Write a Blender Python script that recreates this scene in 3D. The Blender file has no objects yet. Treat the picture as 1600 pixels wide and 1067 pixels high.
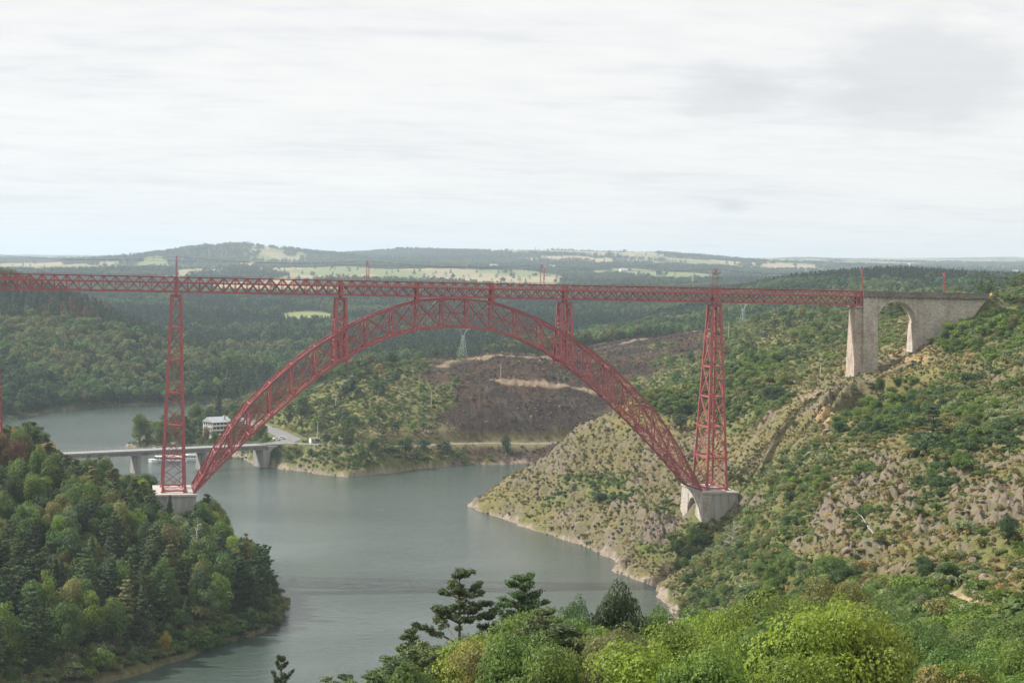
import bpy, math, time
import numpy as np
from mathutils import Vector
T0 = time.time()
scene = bpy.context.scene
COL = scene.collection
# ---------------------------------------------------------------- camera, sky, sun, exposure
CF, CX, CY, CZ, YAW, PITCH, ROLL = 2800.0, -16.544, -572.643, 71.782, 0.214698, 0.0401743, 0.0223828
cyw, syw = math.cos(YAW), math.sin(YAW)
cam = bpy.data.cameras.new("camera"); camo = bpy.data.objects.new("camera", cam); COL.objects.link(camo)
cam.sensor_width = 36.0; cam.lens = CF / 1600.0 * 36.0; cam.clip_start = 1.0; cam.clip_end = 60000.0
camo.location = (CX, CY, CZ)
_F = Vector((syw * math.cos(PITCH), cyw * math.cos(PITCH), -math.sin(PITCH)))
_R = Vector((cyw, -syw, 0.0)); _U = _R.cross(_F)
_r = _R * math.cos(ROLL) + _U * math.sin(ROLL)      # picture turned a little clockwise
_u = _U * math.cos(ROLL) - _R * math.sin(ROLL)
from mathutils import Matrix
camo.matrix_world = Matrix(((_r.x, _u.x, -_F.x, CX), (_r.y, _u.y, -_F.y, CY), (_r.z, _u.z, -_F.z, CZ), (0, 0, 0, 1)))
scene.camera = camo
WATER = -28.0
SUN_AZ = math.atan2(-0.94, 0.34)     # angle from +Y towards +X of the direction to the sun
SUN_EL = math.radians(46)
sd = Vector((math.sin(SUN_AZ) * math.cos(SUN_EL), math.cos(SUN_AZ) * math.cos(SUN_EL), math.sin(SUN_EL)))
sl = bpy.data.lights.new("sun", 'SUN'); sl.energy = 5.0; sl.angle = math.radians(0.6); sl.color = (1.0, 0.95, 0.87)
so = bpy.data.objects.new("sun", sl); COL.objects.link(so); so.rotation_euler = sd.to_track_quat('Z', 'Y').to_euler()
w = bpy.data.worlds.new("World"); scene.world = w; w.use_nodes = True
nt = w.node_tree; nt.nodes.clear()
def N(nt, t, **k):
    n = nt.nodes.new(t)
    for a, b in k.items(): setattr(n, a, b)
    return n
def ramp(nt, stops, interp='LINEAR'):
    n = N(nt, 'ShaderNodeValToRGB'); cr = n.color_ramp; cr.interpolation = interp
    while len(cr.elements) > 1: cr.elements.remove(cr.elements[-1])
    cr.elements[0].position = stops[0][0]; cr.elements[0].color = (*stops[0][1], 1)
    for p_, c_ in stops[1:]:
        e = cr.elements.new(p_); e.color = (*c_, 1)
    return n
sky = N(nt, 'ShaderNodeTexSky', sky_type='NISHITA'); sky.sun_disc = False; sky.sun_elevation = SUN_EL; sky.sun_rotation = SUN_AZ
sky.altitude = 900; sky.air_density = 1.2; sky.dust_density = 2.0
tc = N(nt, 'ShaderNodeTexCoord'); sep = N(nt, 'ShaderNodeSeparateXYZ'); nt.links.new(tc.outputs['Generated'], sep.inputs[0])
zz = N(nt, 'ShaderNodeMath', operation='ADD'); zz.inputs[1].default_value = 0.06; nt.links.new(sep.outputs[2], zz.inputs[0])
zm = N(nt, 'ShaderNodeMath', operation='MAXIMUM'); zm.inputs[1].default_value = 0.03; nt.links.new(zz.outputs[0], zm.inputs[0])
dv = N(nt, 'ShaderNodeVectorMath', operation='DIVIDE'); cb = N(nt, 'ShaderNodeCombineXYZ')
for i in range(3): nt.links.new(zm.outputs[0], cb.inputs[i])
nt.links.new(tc.outputs['Generated'], dv.inputs[0]); nt.links.new(cb.outputs[0], dv.inputs[1])
mp = N(nt, 'ShaderNodeMapping'); mp.inputs['Rotation'].default_value = (0, 0, 0.3); mp.inputs['Scale'].default_value = (0.75, 1.0, 0.0); nt.links.new(dv.outputs[0], mp.inputs[0])
n1 = N(nt, 'ShaderNodeTexNoise'); n1.inputs['Scale'].default_value = 0.9; n1.inputs['Detail'].default_value = 9; n1.inputs['Roughness'].default_value = 0.55; n1.inputs['Distortion'].default_value = 0.4
nt.links.new(mp.outputs[0], n1.inputs['Vector'])
n2 = N(nt, 'ShaderNodeTexNoise'); n2.inputs['Scale'].default_value = 4.5; n2.inputs['Detail'].default_value = 6; n2.inputs['Roughness'].default_value = 0.6; nt.links.new(mp.outputs[0], n2.inputs['Vector'])
mixn = N(nt, 'ShaderNodeMix', data_type='FLOAT'); mixn.inputs[0].default_value = 0.4; nt.links.new(n1.outputs[0], mixn.inputs[2]); nt.links.new(n2.outputs[0], mixn.inputs[3])
rp = ramp(nt, [(0.37, (8.1, 8.1, 8.2)), (0.45, (8.95, 8.85, 8.8)), (0.53, (9.45, 9.3, 9.1)), (0.64, (9.85, 9.65, 9.35))])
nt.links.new(mixn.outputs[0], rp.inputs[0])
# one darker patch of cloud, up to the right, with a soft torn edge
def patch(cx, cy, cz, r0, r1, amt, stretch):
    vs = N(nt, 'ShaderNodeVectorMath', operation='SUBTRACT'); vs.inputs[1].default_value = (cx, cy, cz); nt.links.new(tc.outputs['Generated'], vs.inputs[0])
    vm = N(nt, 'ShaderNodeVectorMath', operation='MULTIPLY'); vm.inputs[1].default_value = stretch; nt.links.new(vs.outputs[0], vm.inputs[0])
    ln = N(nt, 'ShaderNodeVectorMath', operation='LENGTH'); nt.links.new(vm.outputs[0], ln.inputs[0])
    nn = N(nt, 'ShaderNodeTexNoise'); nn.inputs['Scale'].default_value = 16; nn.inputs['Detail'].default_value = 6; nn.inputs['Roughness'].default_value = 0.6
    m9 = N(nt, 'ShaderNodeMapping'); m9.inputs['Scale'].default_value = (1, 1, 2.6); nt.links.new(tc.outputs['Generated'], m9.inputs[0]); nt.links.new(m9.outputs[0], nn.inputs['Vector'])
    ad = N(nt, 'ShaderNodeMath', operation='MULTIPLY_ADD'); ad.inputs[1].default_value = r1 * 1.6; nt.links.new(nn.outputs[0], ad.inputs[0]); nt.links.new(ln.outputs['Value'], ad.inputs[2])
    mr = N(nt, 'ShaderNodeMapRange'); mr.interpolation_type = 'SMOOTHSTEP'; mr.inputs['From Min'].default_value = r0 + r1 * .8; mr.inputs['From Max'].default_value = r1 * 1.8
    mr.inputs['To Min'].default_value = amt; mr.inputs['To Max'].default_value = 0; nt.links.new(ad.outputs[0], mr.inputs['Value'])
    return mr.outputs[0]
def pixdir(px, py):
    v = _F * CF + _r * (px - 800) - _u * (py - 533.5); return v.normalized()
col = rp.outputs[0]
for (px, py, r0, r1, amt, st) in [(1440, 120, 0.03, 0.085, 0.6, (1, 1, 2.2)), (1165, 135, 0.0, 0.045, 0.8, (1, 1, 2.6)), (1142, 322, 0.0, 0.018, 0.9, (1, 1, 2.6))]:
    d_ = pixdir(px, py); mk = patch(d_.x, d_.y, d_.z, r0, r1, amt, st)
    mx = N(nt, 'ShaderNodeMix', data_type='RGBA'); mx.inputs[7].default_value = (6.7, 6.8, 7.0, 1)
    nt.links.new(mk, mx.inputs[0]); nt.links.new(col, mx.inputs[6]); col = mx.outputs[2]
mixw = N(nt, 'ShaderNodeMix', data_type='RGBA'); mixw.inputs[0].default_value = 0.94
nt.links.new(sky.outputs[0], mixw.inputs[6]); nt.links.new(col, mixw.inputs[7])
bg = N(nt, 'ShaderNodeBackground'); bg.inputs[1].default_value = 0.078; nt.links.new(mixw.outputs[2], bg.inputs[0])
ow = N(nt, 'ShaderNodeOutputWorld'); nt.links.new(bg.outputs[0], ow.inputs[0])
vs_ = scene.view_settings; vs_.view_transform = 'Standard'; vs_.look = 'None'; vs_.exposure = 0.43; vs_.gamma = 1.0; vs_.use_curve_mapping = False
scene.render.engine = 'CYCLES'
cyc = scene.cycles; cyc.max_bounces = 6; cyc.diffuse_bounces = 3; cyc.glossy_bounces = 2; cyc.transmission_bounces = 2; cyc.volume_bounces = 1; cyc.transparent_max_bounces = 8
cyc.use_denoising = True; cyc.denoiser = 'OPENIMAGEDENOISE'; cyc.denoising_input_passes = 'RGB_ALBEDO_NORMAL'; cyc.denoising_prefilter = 'ACCURATE'

# ---------------------------------------------------------------- helpers
def unproj(px, py, d):
    """world point seen at photo pixel (px,py), d metres in front of the camera plane"""
    v = _F + _r * ((px - 800) / CF) - _u * ((py - 533.5) / CF)
    return np.array([CX, CY, CZ]) + d * np.array(v)
def proj(P):
    D = np.asarray(P, float) - np.array([CX, CY, CZ])
    d = D @ np.array(_F); d = np.where(np.abs(d) < 1e-3, 1e-3, d)
    return 800 + CF * (D @ np.array(_r)) / d, 533.5 - CF * (D @ np.array(_u)) / d, d
def at_z(px, d, z):
    """world XY on column px of the photo, depth d, height z"""
    py = 533.5
    for _ in range(6):
        P = unproj(px, py, d); py += (P[2] - z) * CF / d
    P = unproj(px, py, d); P[2] = z; return P
def on_water(px, py):
    v = unproj(px, py, 1.0) - np.array([CX, CY, CZ]); t = (WATER - CZ) / v[2]
    return np.array([CX, CY, CZ]) + t * v
def hash2(i, j, seed):
    n = (i.astype(np.int64) * 374761393 + j.astype(np.int64) * 668265263 + seed * 1274126177) & 0x7fffffff
    n = ((n ^ (n >> 13)) * 1274126177) & 0x7fffffff
    n = (n ^ (n >> 16)) & 0xffff
    return n.astype(np.float32) / 65535.0
def vnoise(x, y, s, seed=0):
    x = np.asarray(x, float) / s; y = np.asarray(y, float) / s
    i = np.floor(x); j = np.floor(y); fx = (x - i); fy = (y - j)
    fx = fx * fx * (3 - 2 * fx); fy = fy * fy * (3 - 2 * fy); i = i.astype(np.int64); j = j.astype(np.int64)
    a = hash2(i, j, seed); b = hash2(i + 1, j, seed); c = hash2(i, j + 1, seed); d = hash2(i + 1, j + 1, seed)
    return (a + (b - a) * fx) * (1 - fy) + (c + (d - c) * fx) * fy
def fbm(x, y, s, octv=4, seed=0, gain=.5):
    r = 0; a = 1; t = 0
    for k in range(octv):
        ca, sa = math.cos(k * 1.3 + .4), math.sin(k * 1.3 + .4)
        r = r + a * vnoise(x * ca - y * sa, x * sa + y * ca, s / 2 ** k, seed + k * 17); t += a; a *= gain
    return r / t
def ridged(x, y, s, octv=4, seed=0):
    r = 0; a = 1; t = 0
    for k in range(octv):
        ca, sa = math.cos(k * 1.1 + .2), math.sin(k * 1.1 + .2)
        n = 1 - np.abs(2 * vnoise(x * ca - y * sa, x * sa + y * ca, s / 2 ** k, seed + k * 31) - 1); r = r + a * n * n; t += a; a *= .55
    return r / t
def sstep(a, b, x):
    t = np.clip((x - a) / (b - a), 0, 1); return t * t * (3 - 2 * t)
def link(name, me, mat=None, parent=None):
    o = bpy.data.objects.new(name, me)
    if mat is not None and me is not None:
        for m_ in (mat if isinstance(mat, (list, tuple)) else [mat]): me.materials.append(m_)
    COL.objects.link(o)
    if parent is not None: o.parent = parent
    return o
def tag(o, label=None, cat=None, group=None, kind=None):
    if label: o['label'] = label
    if cat: o['category'] = cat
    if group: o['group'] = group
    if kind: o['kind'] = kind
    return o
def empty(name, loc=(0, 0, 0), rz=0, parent=None):
    o = bpy.data.objects.new(name, None); COL.objects.link(o); o.location = loc; o.rotation_euler = (0, 0, rz)
    if parent is not None: o.parent = parent
    return o
def np_mesh(name, V, F, smooth=False):
    """V (n,3), F (m,k) all faces with k corners"""
    V = np.asarray(V, np.float32); F = np.asarray(F, np.int32); k = F.shape[1]
    me = bpy.data.meshes.new(name); me.vertices.add(len(V)); me.vertices.foreach_set('co', V.ravel())
    me.loops.add(F.size); me.loops.foreach_set('vertex_index', F.ravel())
    me.polygons.add(len(F)); me.polygons.foreach_set('loop_start', np.arange(len(F), dtype=np.int32) * k)
    me.polygons.foreach_set('loop_total', np.full(len(F), k, np.int32))
    if smooth: me.polygons.foreach_set('use_smooth', np.ones(len(F), bool))
    me.update(calc_edges=True); me.validate(); return me
def facets(x, y, s, seed, an=1.0):
    """fractured rock: every Voronoi cell is its own tilted face"""
    X = x / s; Y = y / (s * an); i0 = np.floor(X).astype(np.int64); j0 = np.floor(Y).astype(np.int64); best = np.full(x.shape, 9.0, np.float32); out = np.zeros(x.shape, np.float32)
    for di in (-1, 0, 1):
        for dj in (-1, 0, 1):
            i = i0 + di; j = j0 + dj; dx = X - i - hash2(i, j, seed); dy = Y - j - hash2(i, j, seed + 1); dd = dx * dx + dy * dy; m_ = dd < best
            v = hash2(i, j, seed + 2) - .5 + dx * (hash2(i, j, seed + 3) - .5) * 1.6 + dy * (hash2(i, j, seed + 4) - .5) * 1.6
            best = np.where(m_, dd, best); out = np.where(m_, v, out)
    return out
class MB:
    """collects boxes, beams, tubes and sheets; build() links them as one mesh object"""
    def __init__(s): s.v = []; s.f = []; s.n = 0
    def add(s, V, F):
        s.v.extend([tuple(map(float, p)) for p in V]); s.f.extend([tuple(i + s.n for i in f) for f in F]); s.n += len(V)
    def hexa(s, V): s.add(V, [(0, 3, 2, 1), (4, 5, 6, 7), (0, 1, 5, 4), (1, 2, 6, 5), (2, 3, 7, 6), (3, 0, 4, 7)])
    def box(s, x0, y0, z0, x1, y1, z1): s.hexa([(x0, y0, z0), (x1, y0, z0), (x1, y1, z0), (x0, y1, z0), (x0, y0, z1), (x1, y0, z1), (x1, y1, z1), (x0, y1, z1)])
    def frustum(s, b, t, z0, z1):   # b, t = (x0,y0,x1,y1)
        s.hexa([(b[0], b[1], z0), (b[2], b[1], z0), (b[2], b[3], z0), (b[0], b[3], z0), (t[0], t[1], z1), (t[2], t[1], z1), (t[2], t[3], z1), (t[0], t[3], z1)])
    def beam(s, a, b, w, h, up=(0, 0, 1)):
        a = Vector(a); b = Vector(b); d = b - a
        if d.length < 1e-6: return
        d.normalize(); up = Vector(up)
        if abs(d.dot(up)) > .98: up = Vector((0, 1, 0)) if abs(d.y) < .9 else Vector((1, 0, 0))
        x = d.cross(up).normalized(); y = x.cross(d).normalized(); x = x * w / 2; y = y * h / 2
        s.hexa([a - x - y, a + x - y, a + x + y, a - x + y, b - x - y, b + x - y, b + x + y, b - x + y])
    def tube(s, pts, rad, n=6, cap=True):
        pts = [Vector(p) for p in pts]; rad = rad if isinstance(rad, (list, tuple)) else [rad] * len(pts)
        V = []
        for i, p in enumerate(pts):
            d = (pts[min(i + 1, len(pts) - 1)] - pts[max(i - 1, 0)]).normalized()
            up = Vector((0, 0, 1)) if abs(d.z) < .9 else Vector((1, 0, 0)); x = d.cross(up).normalized(); y = x.cross(d)
            for k in range(n):
                a = 2 * math.pi * k / n; V.append(p + (x * math.cos(a) + y * math.sin(a)) * rad[i])
        F = [(i * n + k, i * n + (k + 1) % n, (i + 1) * n + (k + 1) % n, (i + 1) * n + k) for i in range(len(pts) - 1) for k in range(n)]
        if cap: F += [tuple(range(n))[::-1], tuple((len(pts) - 1) * n + k for k in range(n))]
        s.add(V, F)
    def prism(s, outline, y0, y1):   # outline of (x,z), extruded along y
        n = len(outline); V = [(x, y0, z) for x, z in outline] + [(x, y1, z) for x, z in outline]
        F = [(i, (i + 1) % n, n + (i + 1) % n, n + i) for i in range(n)] + [tuple(range(n))[::-1], tuple(range(n, 2 * n))]
        s.add(V, F)
    def mesh(s, name='m', smooth=False):
        me = bpy.data.meshes.new(name); me.from_pydata(s.v, [], s.f)
        if smooth: me.polygons.foreach_set('use_smooth', [True] * len(me.polygons))
        me.update(); return me
    def build(s, name, mat, parent=None, smooth=False): return link(name, s.mesh(name, smooth), mat, parent)

# ---------------------------------------------------------------- materials
def mat(name, color, rough=.7, var=.25, scale=2.0, bump=0.0, color2=None, metallic=0.0, spec=.4, streak=False, detail=5):
    m = bpy.data.materials.new(name); m.use_nodes = True; t = m.node_tree; b = t.nodes['Principled BSDF']
    b.inputs['Roughness'].default_value = rough; b.inputs['Metallic'].default_value = metallic; b.inputs['Specular IOR Level'].default_value = spec
    c = N(t, 'ShaderNodeTexCoord'); mpp = N(t, 'ShaderNodeMapping'); t.links.new(c.outputs['Object'], mpp.inputs[0])
    if streak: mpp.inputs['Scale'].default_value = (1, 1, .12)
    n = N(t, 'ShaderNodeTexNoise'); n.inputs['Scale'].default_value = scale; n.inputs['Detail'].default_value = detail; n.inputs['Roughness'].default_value = .65; t.links.new(mpp.outputs[0], n.inputs['Vector'])
    lo = [x * (1 - var) for x in color]; hi = [min(1, x * (1 + var)) for x in color]
    r = ramp(t, [(.32, color2 or lo), (.5, color), (.7, hi)]); t.links.new(n.outputs[0], r.inputs[0]); t.links.new(r.outputs[0], b.inputs['Base Color'])
    if bump:
        bp = N(t, 'ShaderNodeBump'); bp.inputs['Strength'].default_value = bump; bp.inputs['Distance'].default_value = .2; t.links.new(n.outputs[0], bp.inputs['Height']); t.links.new(bp.outputs[0], b.inputs['Normal'])
    return m
M = {}
M['iron'] = mat('iron', (.36, .090, .095), .5, .2, .6, color2=(.27, .082, .072), detail=9)
M['iron_deck'] = mat('iron_deck', (.28, .075, .073), .55, .2, .5, color2=(.21, .06, .055), detail=8)
M['concrete'] = mat('concrete', (.36, .35, .32), .85, .25, .5, .2, color2=(.2, .19, .17), streak=True)
M['concrete_top'] = mat('concrete_top', (.42, .39, .35), .8, .15, 1.0)
M['bridge_concrete'] = mat('bridge_concrete', (.27, .265, .25), .85, .25, .4, .2, color2=(.16, .155, .14), streak=True)
M['bridge_top'] = mat('bridge_top', (.27, .265, .255), .85, .15, .6)
M['asphalt'] = mat('asphalt', (.17, .165, .16), .9, .15, .8)
M['white'] = mat('white', (.78, .78, .76), .5, .08, 2)
M['blue'] = mat('blue', (.12, .3, .55), .5, .1, 2)
M['dark'] = mat('dark', (.03, .035, .04), .3, .2, 2)
M['glass'] = mat('glass', (.035, .045, .055), .12, .2, 1, spec=.8)
M['roofmetal'] = mat('roofmetal', (.42, .44, .46), .45, .1, .6, metallic=.3)
M['plaster'] = mat('plaster', (.42, .40, .36), .85, .12, .6)
M['pole'] = mat('pole', (.42, .38, .33), .8, .15, 2)
M['pylon'] = mat('pylon', (.40, .50, .47), .6, .1, 2)
M['bark'] = mat('bark', (.13, .095, .07), .9, .35, 3.0, .4)
M['barkpale'] = mat('barkpale', (.42, .38, .33), .9, .25, 3.0)
M['deadwood'] = mat('deadwood', (.27, .24, .21), .9, .3, 3.0)
M['char'] = mat('char', (.045, .036, .032), .9, .3, 3.0)
M['yellow'] = mat('yellow', (.45, .30, .06), .5, .1, 2)
M['carwhite'] = mat('carwhite', (.7, .71, .73), .25, .03, 2, spec=.6)
M['cardark'] = mat('cardark', (.02, .022, .026), .2, .03, 2, spec=.6)
def stone_mat(name, base, course=.45):
    m = bpy.data.materials.new(name); m.use_nodes = True; t = m.node_tree; b = t.nodes['Principled BSDF']; b.inputs['Roughness'].default_value = .9; b.inputs['Specular IOR Level'].default_value = .2
    g = N(t, 'ShaderNodeNewGeometry'); sp = N(t, 'ShaderNodeSeparateXYZ'); t.links.new(g.outputs['Position'], sp.inputs[0])
    ad = N(t, 'ShaderNodeMath', operation='ADD'); t.links.new(sp.outputs[0], ad.inputs[0]); t.links.new(sp.outputs[1], ad.inputs[1])
    c = N(t, 'ShaderNodeCombineXYZ'); t.links.new(ad.outputs[0], c.inputs[0]); t.links.new(sp.outputs[2], c.inputs[1])
    br = N(t, 'ShaderNodeTexBrick'); br.inputs['Scale'].default_value = 1.0; br.inputs['Brick Width'].default_value = course * 2; br.inputs['Row Height'].default_value = course
    br.inputs['Mortar Size'].default_value = .035; br.inputs['Bias'].default_value = 0
    br.inputs['Color1'].default_value = (*[x * .78 for x in base], 1); br.inputs['Color2'].default_value = (*[min(1, x * 1.2) for x in base], 1); br.inputs['Mortar'].default_value = (*[x * 1.15 for x in base], 1)
    t.links.new(c.outputs[0], br.inputs[0])
    n = N(t, 'ShaderNodeTexNoise'); n.inputs['Scale'].default_value = .35; n.inputs['Detail'].default_value = 6; mpp = N(t, 'ShaderNodeMapping'); mpp.inputs['Scale'].default_value = (1, 1, .35)
    t.links.new(g.outputs['Position'], mpp.inputs[0]); t.links.new(mpp.outputs[0], n.inputs['Vector'])
    r = ramp(t, [(.35, (.75, .73, .70)), (.55, (1, 1, 1)), (.7, (1.1, 1.09, 1.07))]); t.links.new(n.outputs[0], r.inputs[0])
    mx = N(t, 'ShaderNodeMix', data_type='RGBA', blend_type='MULTIPLY'); mx.inputs[0].default_value = 1; t.links.new(br.outputs[0], mx.inputs[6]); t.links.new(r.outputs[0], mx.inputs[7])
    # pale lime runs
    n3 = N(t, 'ShaderNodeTexNoise'); n3.inputs['Scale'].default_value = 2.2; n3.inputs['Detail'].default_value = 2; mp3 = N(t, 'ShaderNodeMapping'); mp3.inputs['Scale'].default_value = (1, 1, .3)
    t.links.new(g.outputs['Position'], mp3.inputs[0]); t.links.new(mp3.outputs[0], n3.inputs['Vector'])
    r3 = ramp(t, [(.66, (0, 0, 0)), (.72, (.8, .8, .8))]); t.links.new(n3.outputs[0], r3.inputs[0])
    mx3 = N(t, 'ShaderNodeMix', data_type='RGBA'); mx3.inputs[7].default_value = (.62, .60, .57, 1); t.links.new(r3.outputs[0], mx3.inputs[0]); t.links.new(mx.outputs[2], mx3.inputs[6])
    t.links.new(mx3.outputs[2], b.inputs['Base Color']); return m
M['stone'] = stone_mat('stone', (.43, .385, .33)); M['stone_dark'] = stone_mat('stone_dark', (.2, .18, .155))
M['stone_warm'] = stone_mat('stone_warm', (.40, .33, .27)); M['granite'] = stone_mat('granite', (.42, .38, .33), .6)
def leaf_mat(name, trans=.3, rough=.55, spec=.3):
    m = bpy.data.materials.new(name); m.use_nodes = True; t = m.node_tree; b = t.nodes['Principled BSDF']; out = t.nodes['Material Output']
    a = N(t, 'ShaderNodeAttribute', attribute_type='INSTANCER', attribute_name='tint')
    g = N(t, 'ShaderNodeNewGeometry'); n = N(t, 'ShaderNodeTexNoise'); n.inputs['Scale'].default_value = .7; n.inputs['Detail'].default_value = 2; t.links.new(g.outputs['Position'], n.inputs['Vector'])
    r = ramp(t, [(.3, (.78, .8, .8)), (.5, (1, 1, 1)), (.7, (1.3, 1.22, 1.1))]); t.links.new(n.outputs[0], r.inputs[0])
    rn = ramp(t, [(0, (.72, .75, .8)), (.5, (1, 1, 1)), (1, (1.3, 1.22, 1.05))]); t.links.new(g.outputs['Random Per Island'], rn.inputs[0])
    m1 = N(t, 'ShaderNodeMix', data_type='RGBA', blend_type='MULTIPLY'); m1.inputs[0].default_value = 1; t.links.new(a.outputs['Color'], m1.inputs[6]); t.links.new(r.outputs[0], m1.inputs[7])
    m2 = N(t, 'ShaderNodeMix', data_type='RGBA', blend_type='MULTIPLY'); m2.inputs[0].default_value = 1; t.links.new(m1.outputs[2], m2.inputs[6]); t.links.new(rn.outputs[0], m2.inputs[7])
    b.inputs['Roughness'].default_value = rough; b.inputs['Specular IOR Level'].default_value = spec; t.links.new(m2.outputs[2], b.inputs['Base Color'])
    if trans:
        tr = N(t, 'ShaderNodeBsdfTranslucent'); hs = N(t, 'ShaderNodeHueSaturation'); hs.inputs['Hue'].default_value = .49; hs.inputs['Value'].default_value = 1.3; t.links.new(m2.outputs[2], hs.inputs['Color']); t.links.new(hs.outputs[0], tr.inputs[0])
        ms = N(t, 'ShaderNodeMixShader'); ms.inputs[0].default_value = trans; t.links.new(b.outputs[0], ms.inputs[1]); t.links.new(tr.outputs[0], ms.inputs[2]); t.links.new(ms.outputs[0], out.inputs[0])
    return m
M['leaf'] = leaf_mat('leaf', .38); M['needle'] = leaf_mat('needle', .12, .6, .2)

# ---------------------------------------------------------------- the lie of the land: heights read off the slopes
def yh(px): return 420 + (px - 800) * .0224
CTRL = []
def c(px, pts):
    for q in pts:
        if q[0] == 'z': d, z = q[1], q[2]; P = at_z(px, d, z)
        else: P = unproj(px, q[0], q[1]); P[2] -= (q[2] if len(q) > 2 else 0)
        CTRL.append(P)
Z = 'z'
c(-150, [(Z, 25, 62.8), (Z, 60, 50), (Z, 110, 34), (Z, 200, 5), (Z, 330, -30), (Z, 420, -22), (Z, 480, -4), (Z, 560, 12), (Z, 660, 8), (Z, 780, -28), (Z, 1300, 0), (Z, 1550, 58), (Z, 2200, 30), (Z, 3000, 35), (Z, 5000, 50), (Z, 8000, 62), (Z, 14000, 92), (Z, 21000, 60)])
c(0, [(Z, 25, 62.8), (Z, 60, 50), (Z, 110, 34), (Z, 200, 5), (Z, 400, -24), (Z, 450, -11), (Z, 500, 0), (Z, 560, 7), (Z, 620, 8), (Z, 690, -8), (Z, 1125, -22), (Z, 1200, -6), (Z, 1350, 15), (Z, 1450, 38), (Z, 1550, 57), (Z, 1800, 40), (Z, 2300, 20), (Z, 3000, 31), (Z, 5000, 48), (Z, 8000, 63), (Z, 14000, 95), (Z, 21000, 60)])
c(100, [(Z, 200, 0), (Z, 415, -25), (Z, 460, -14), (Z, 520, -4), (Z, 575, 1), (Z, 620, -2), (Z, 680, -18), (Z, 1185, -24), (Z, 1215, -20), (Z, 1290, -5), (Z, 1380, 15), (Z, 1480, 38), (Z, 1750, 18), (Z, 2200, 10), (Z, 3000, 26), (Z, 5000, 46), (Z, 8000, 66), (Z, 14000, 100)])
c(200, [(Z, 200, 0), (Z, 450, -24), (Z, 500, -14), (Z, 560, -7), (Z, 610, -8), (Z, 655, -20), (Z, 1240, -24), (Z, 1330, -6), (Z, 1430, 14), (Z, 1700, 2), (Z, 2000, 10), (Z, 2500, 20), (Z, 3500, 30), (Z, 5000, 50), (Z, 8000, 80), (Z, 14000, 117)])
c(300, [(Z, 60, 48), (Z, 110, 30), (Z, 200, 0), (Z, 290, -28), (Z, 470, -24), (Z, 520, -16), (Z, 570, -11), (Z, 620, -20), (Z, 1270, -22), (Z, 1350, -6), (Z, 1400, 0), (Z, 1600, -9), (Z, 2100, 9), (Z, 2700, 23), (Z, 3500, 34), (Z, 4500, 52), (Z, 5800, 88), (Z, 6600, 124), (Z, 9000, 80), (Z, 14000, 105)])
c(400, [(Z, 200, 2), (Z, 290, -28), (Z, 515, -25), (Z, 545, -22), (Z, 580, -26), (Z, 890, -18), (Z, 950, -17), (Z, 1010, -17), (Z, 1100, -20), (Z, 1290, -24), (Z, 1340, -11), (Z, 1500, -15), (Z, 1900, -4), (Z, 2200, 8), (Z, 2700, 22), (Z, 3500, 36), (Z, 5000, 64), (Z, 6500, 136), (Z, 8500, 90), (Z, 14000, 120)])
c(500, [(Z, 60, 50), (Z, 110, 34), (Z, 200, 4), (Z, 295, -28), (Z, 862, -24), (Z, 880, -17.5), (Z, 930, -17), (Z, 960, -8), (Z, 1000, 4), (Z, 1040, 7), (Z, 1150, -5), (Z, 1400, -16), (Z, 1700, -3), (Z, 2000, 9), (Z, 2400, 14), (Z, 3500, 38), (Z, 4800, 62), (Z, 6000, 82), (Z, 7500, 112), (Z, 14000, 130)])
c(600, [(Z, 60, 52), (Z, 110, 38), (Z, 200, 8), (Z, 300, -28), (Z, 874, -20), (Z, 890, -17), (Z, 930, -6), (Z, 970, 4.5), (Z, 1020, 14), (Z, 1050, 16), (Z, 1200, 0), (Z, 1350, -8), (Z, 1600, 2), (Z, 2200, 11), (Z, 2700, 23), (Z, 3500, 40), (Z, 6500, 95), (Z, 8000, 138), (Z, 14000, 140)])
c(700, [(Z, 110, 40), (Z, 200, 12), (Z, 310, -28), (Z, 912, -22), (Z, 926, -19), (Z, 945, -7), (Z, 985, 7), (Z, 1040, 14), (Z, 1080, 18), (Z, 1200, 8), (Z, 1450, -1), (Z, 1900, 6), (Z, 2400, 17), (Z, 3500, 40), (Z, 5500, 75), (Z, 8000, 143), (Z, 14000, 145)])
c(800, [(Z, 60, 52), (Z, 110, 39), (Z, 200, 12), (Z, 320, -28), (780, 720), (750, 738), (732, 752), (Z, 790, -28), (Z, 932, -23), (Z, 942, -19.5), (640, 965), (600, 995), (550, 1065), (Z, 1200, 12), (Z, 1450, 2), (Z, 1800, 10), (Z, 2400, 19), (Z, 3500, 42), (Z, 5500, 80), (Z, 8000, 152), (Z, 14000, 155)])
c(900, [(Z, 200, 12), (Z, 350, -28), (800, 675), (750, 700), (700, 720), (665, 736), (Z, 800, -14), (Z, 900, -26), (Z, 960, -10), (605, 1010), (570, 1080), (548, 1200), (Z, 1300, 17), (Z, 1500, 5), (Z, 1800, 14), (Z, 2300, 23), (Z, 3500, 45), (Z, 5500, 85), (Z, 8000, 158), (Z, 14000, 160)])
c(1000, [(Z, 60, 50), (Z, 110, 39), (Z, 200, 12), (Z, 300, -12), (Z, 400, -27), (850, 600), (800, 630), (750, 660), (700, 690), (650, 710), (612, 728), (Z, 800, 4), (Z, 870, -18), (640, 985), (580, 1080), (540, 1180), (528, 1250), (Z, 1400, 10), (Z, 1500, 12), (Z, 1900, 18), (Z, 2400, 32), (Z, 3500, 48), (Z, 5500, 90), (Z, 8000, 165), (Z, 14000, 170)])
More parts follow.
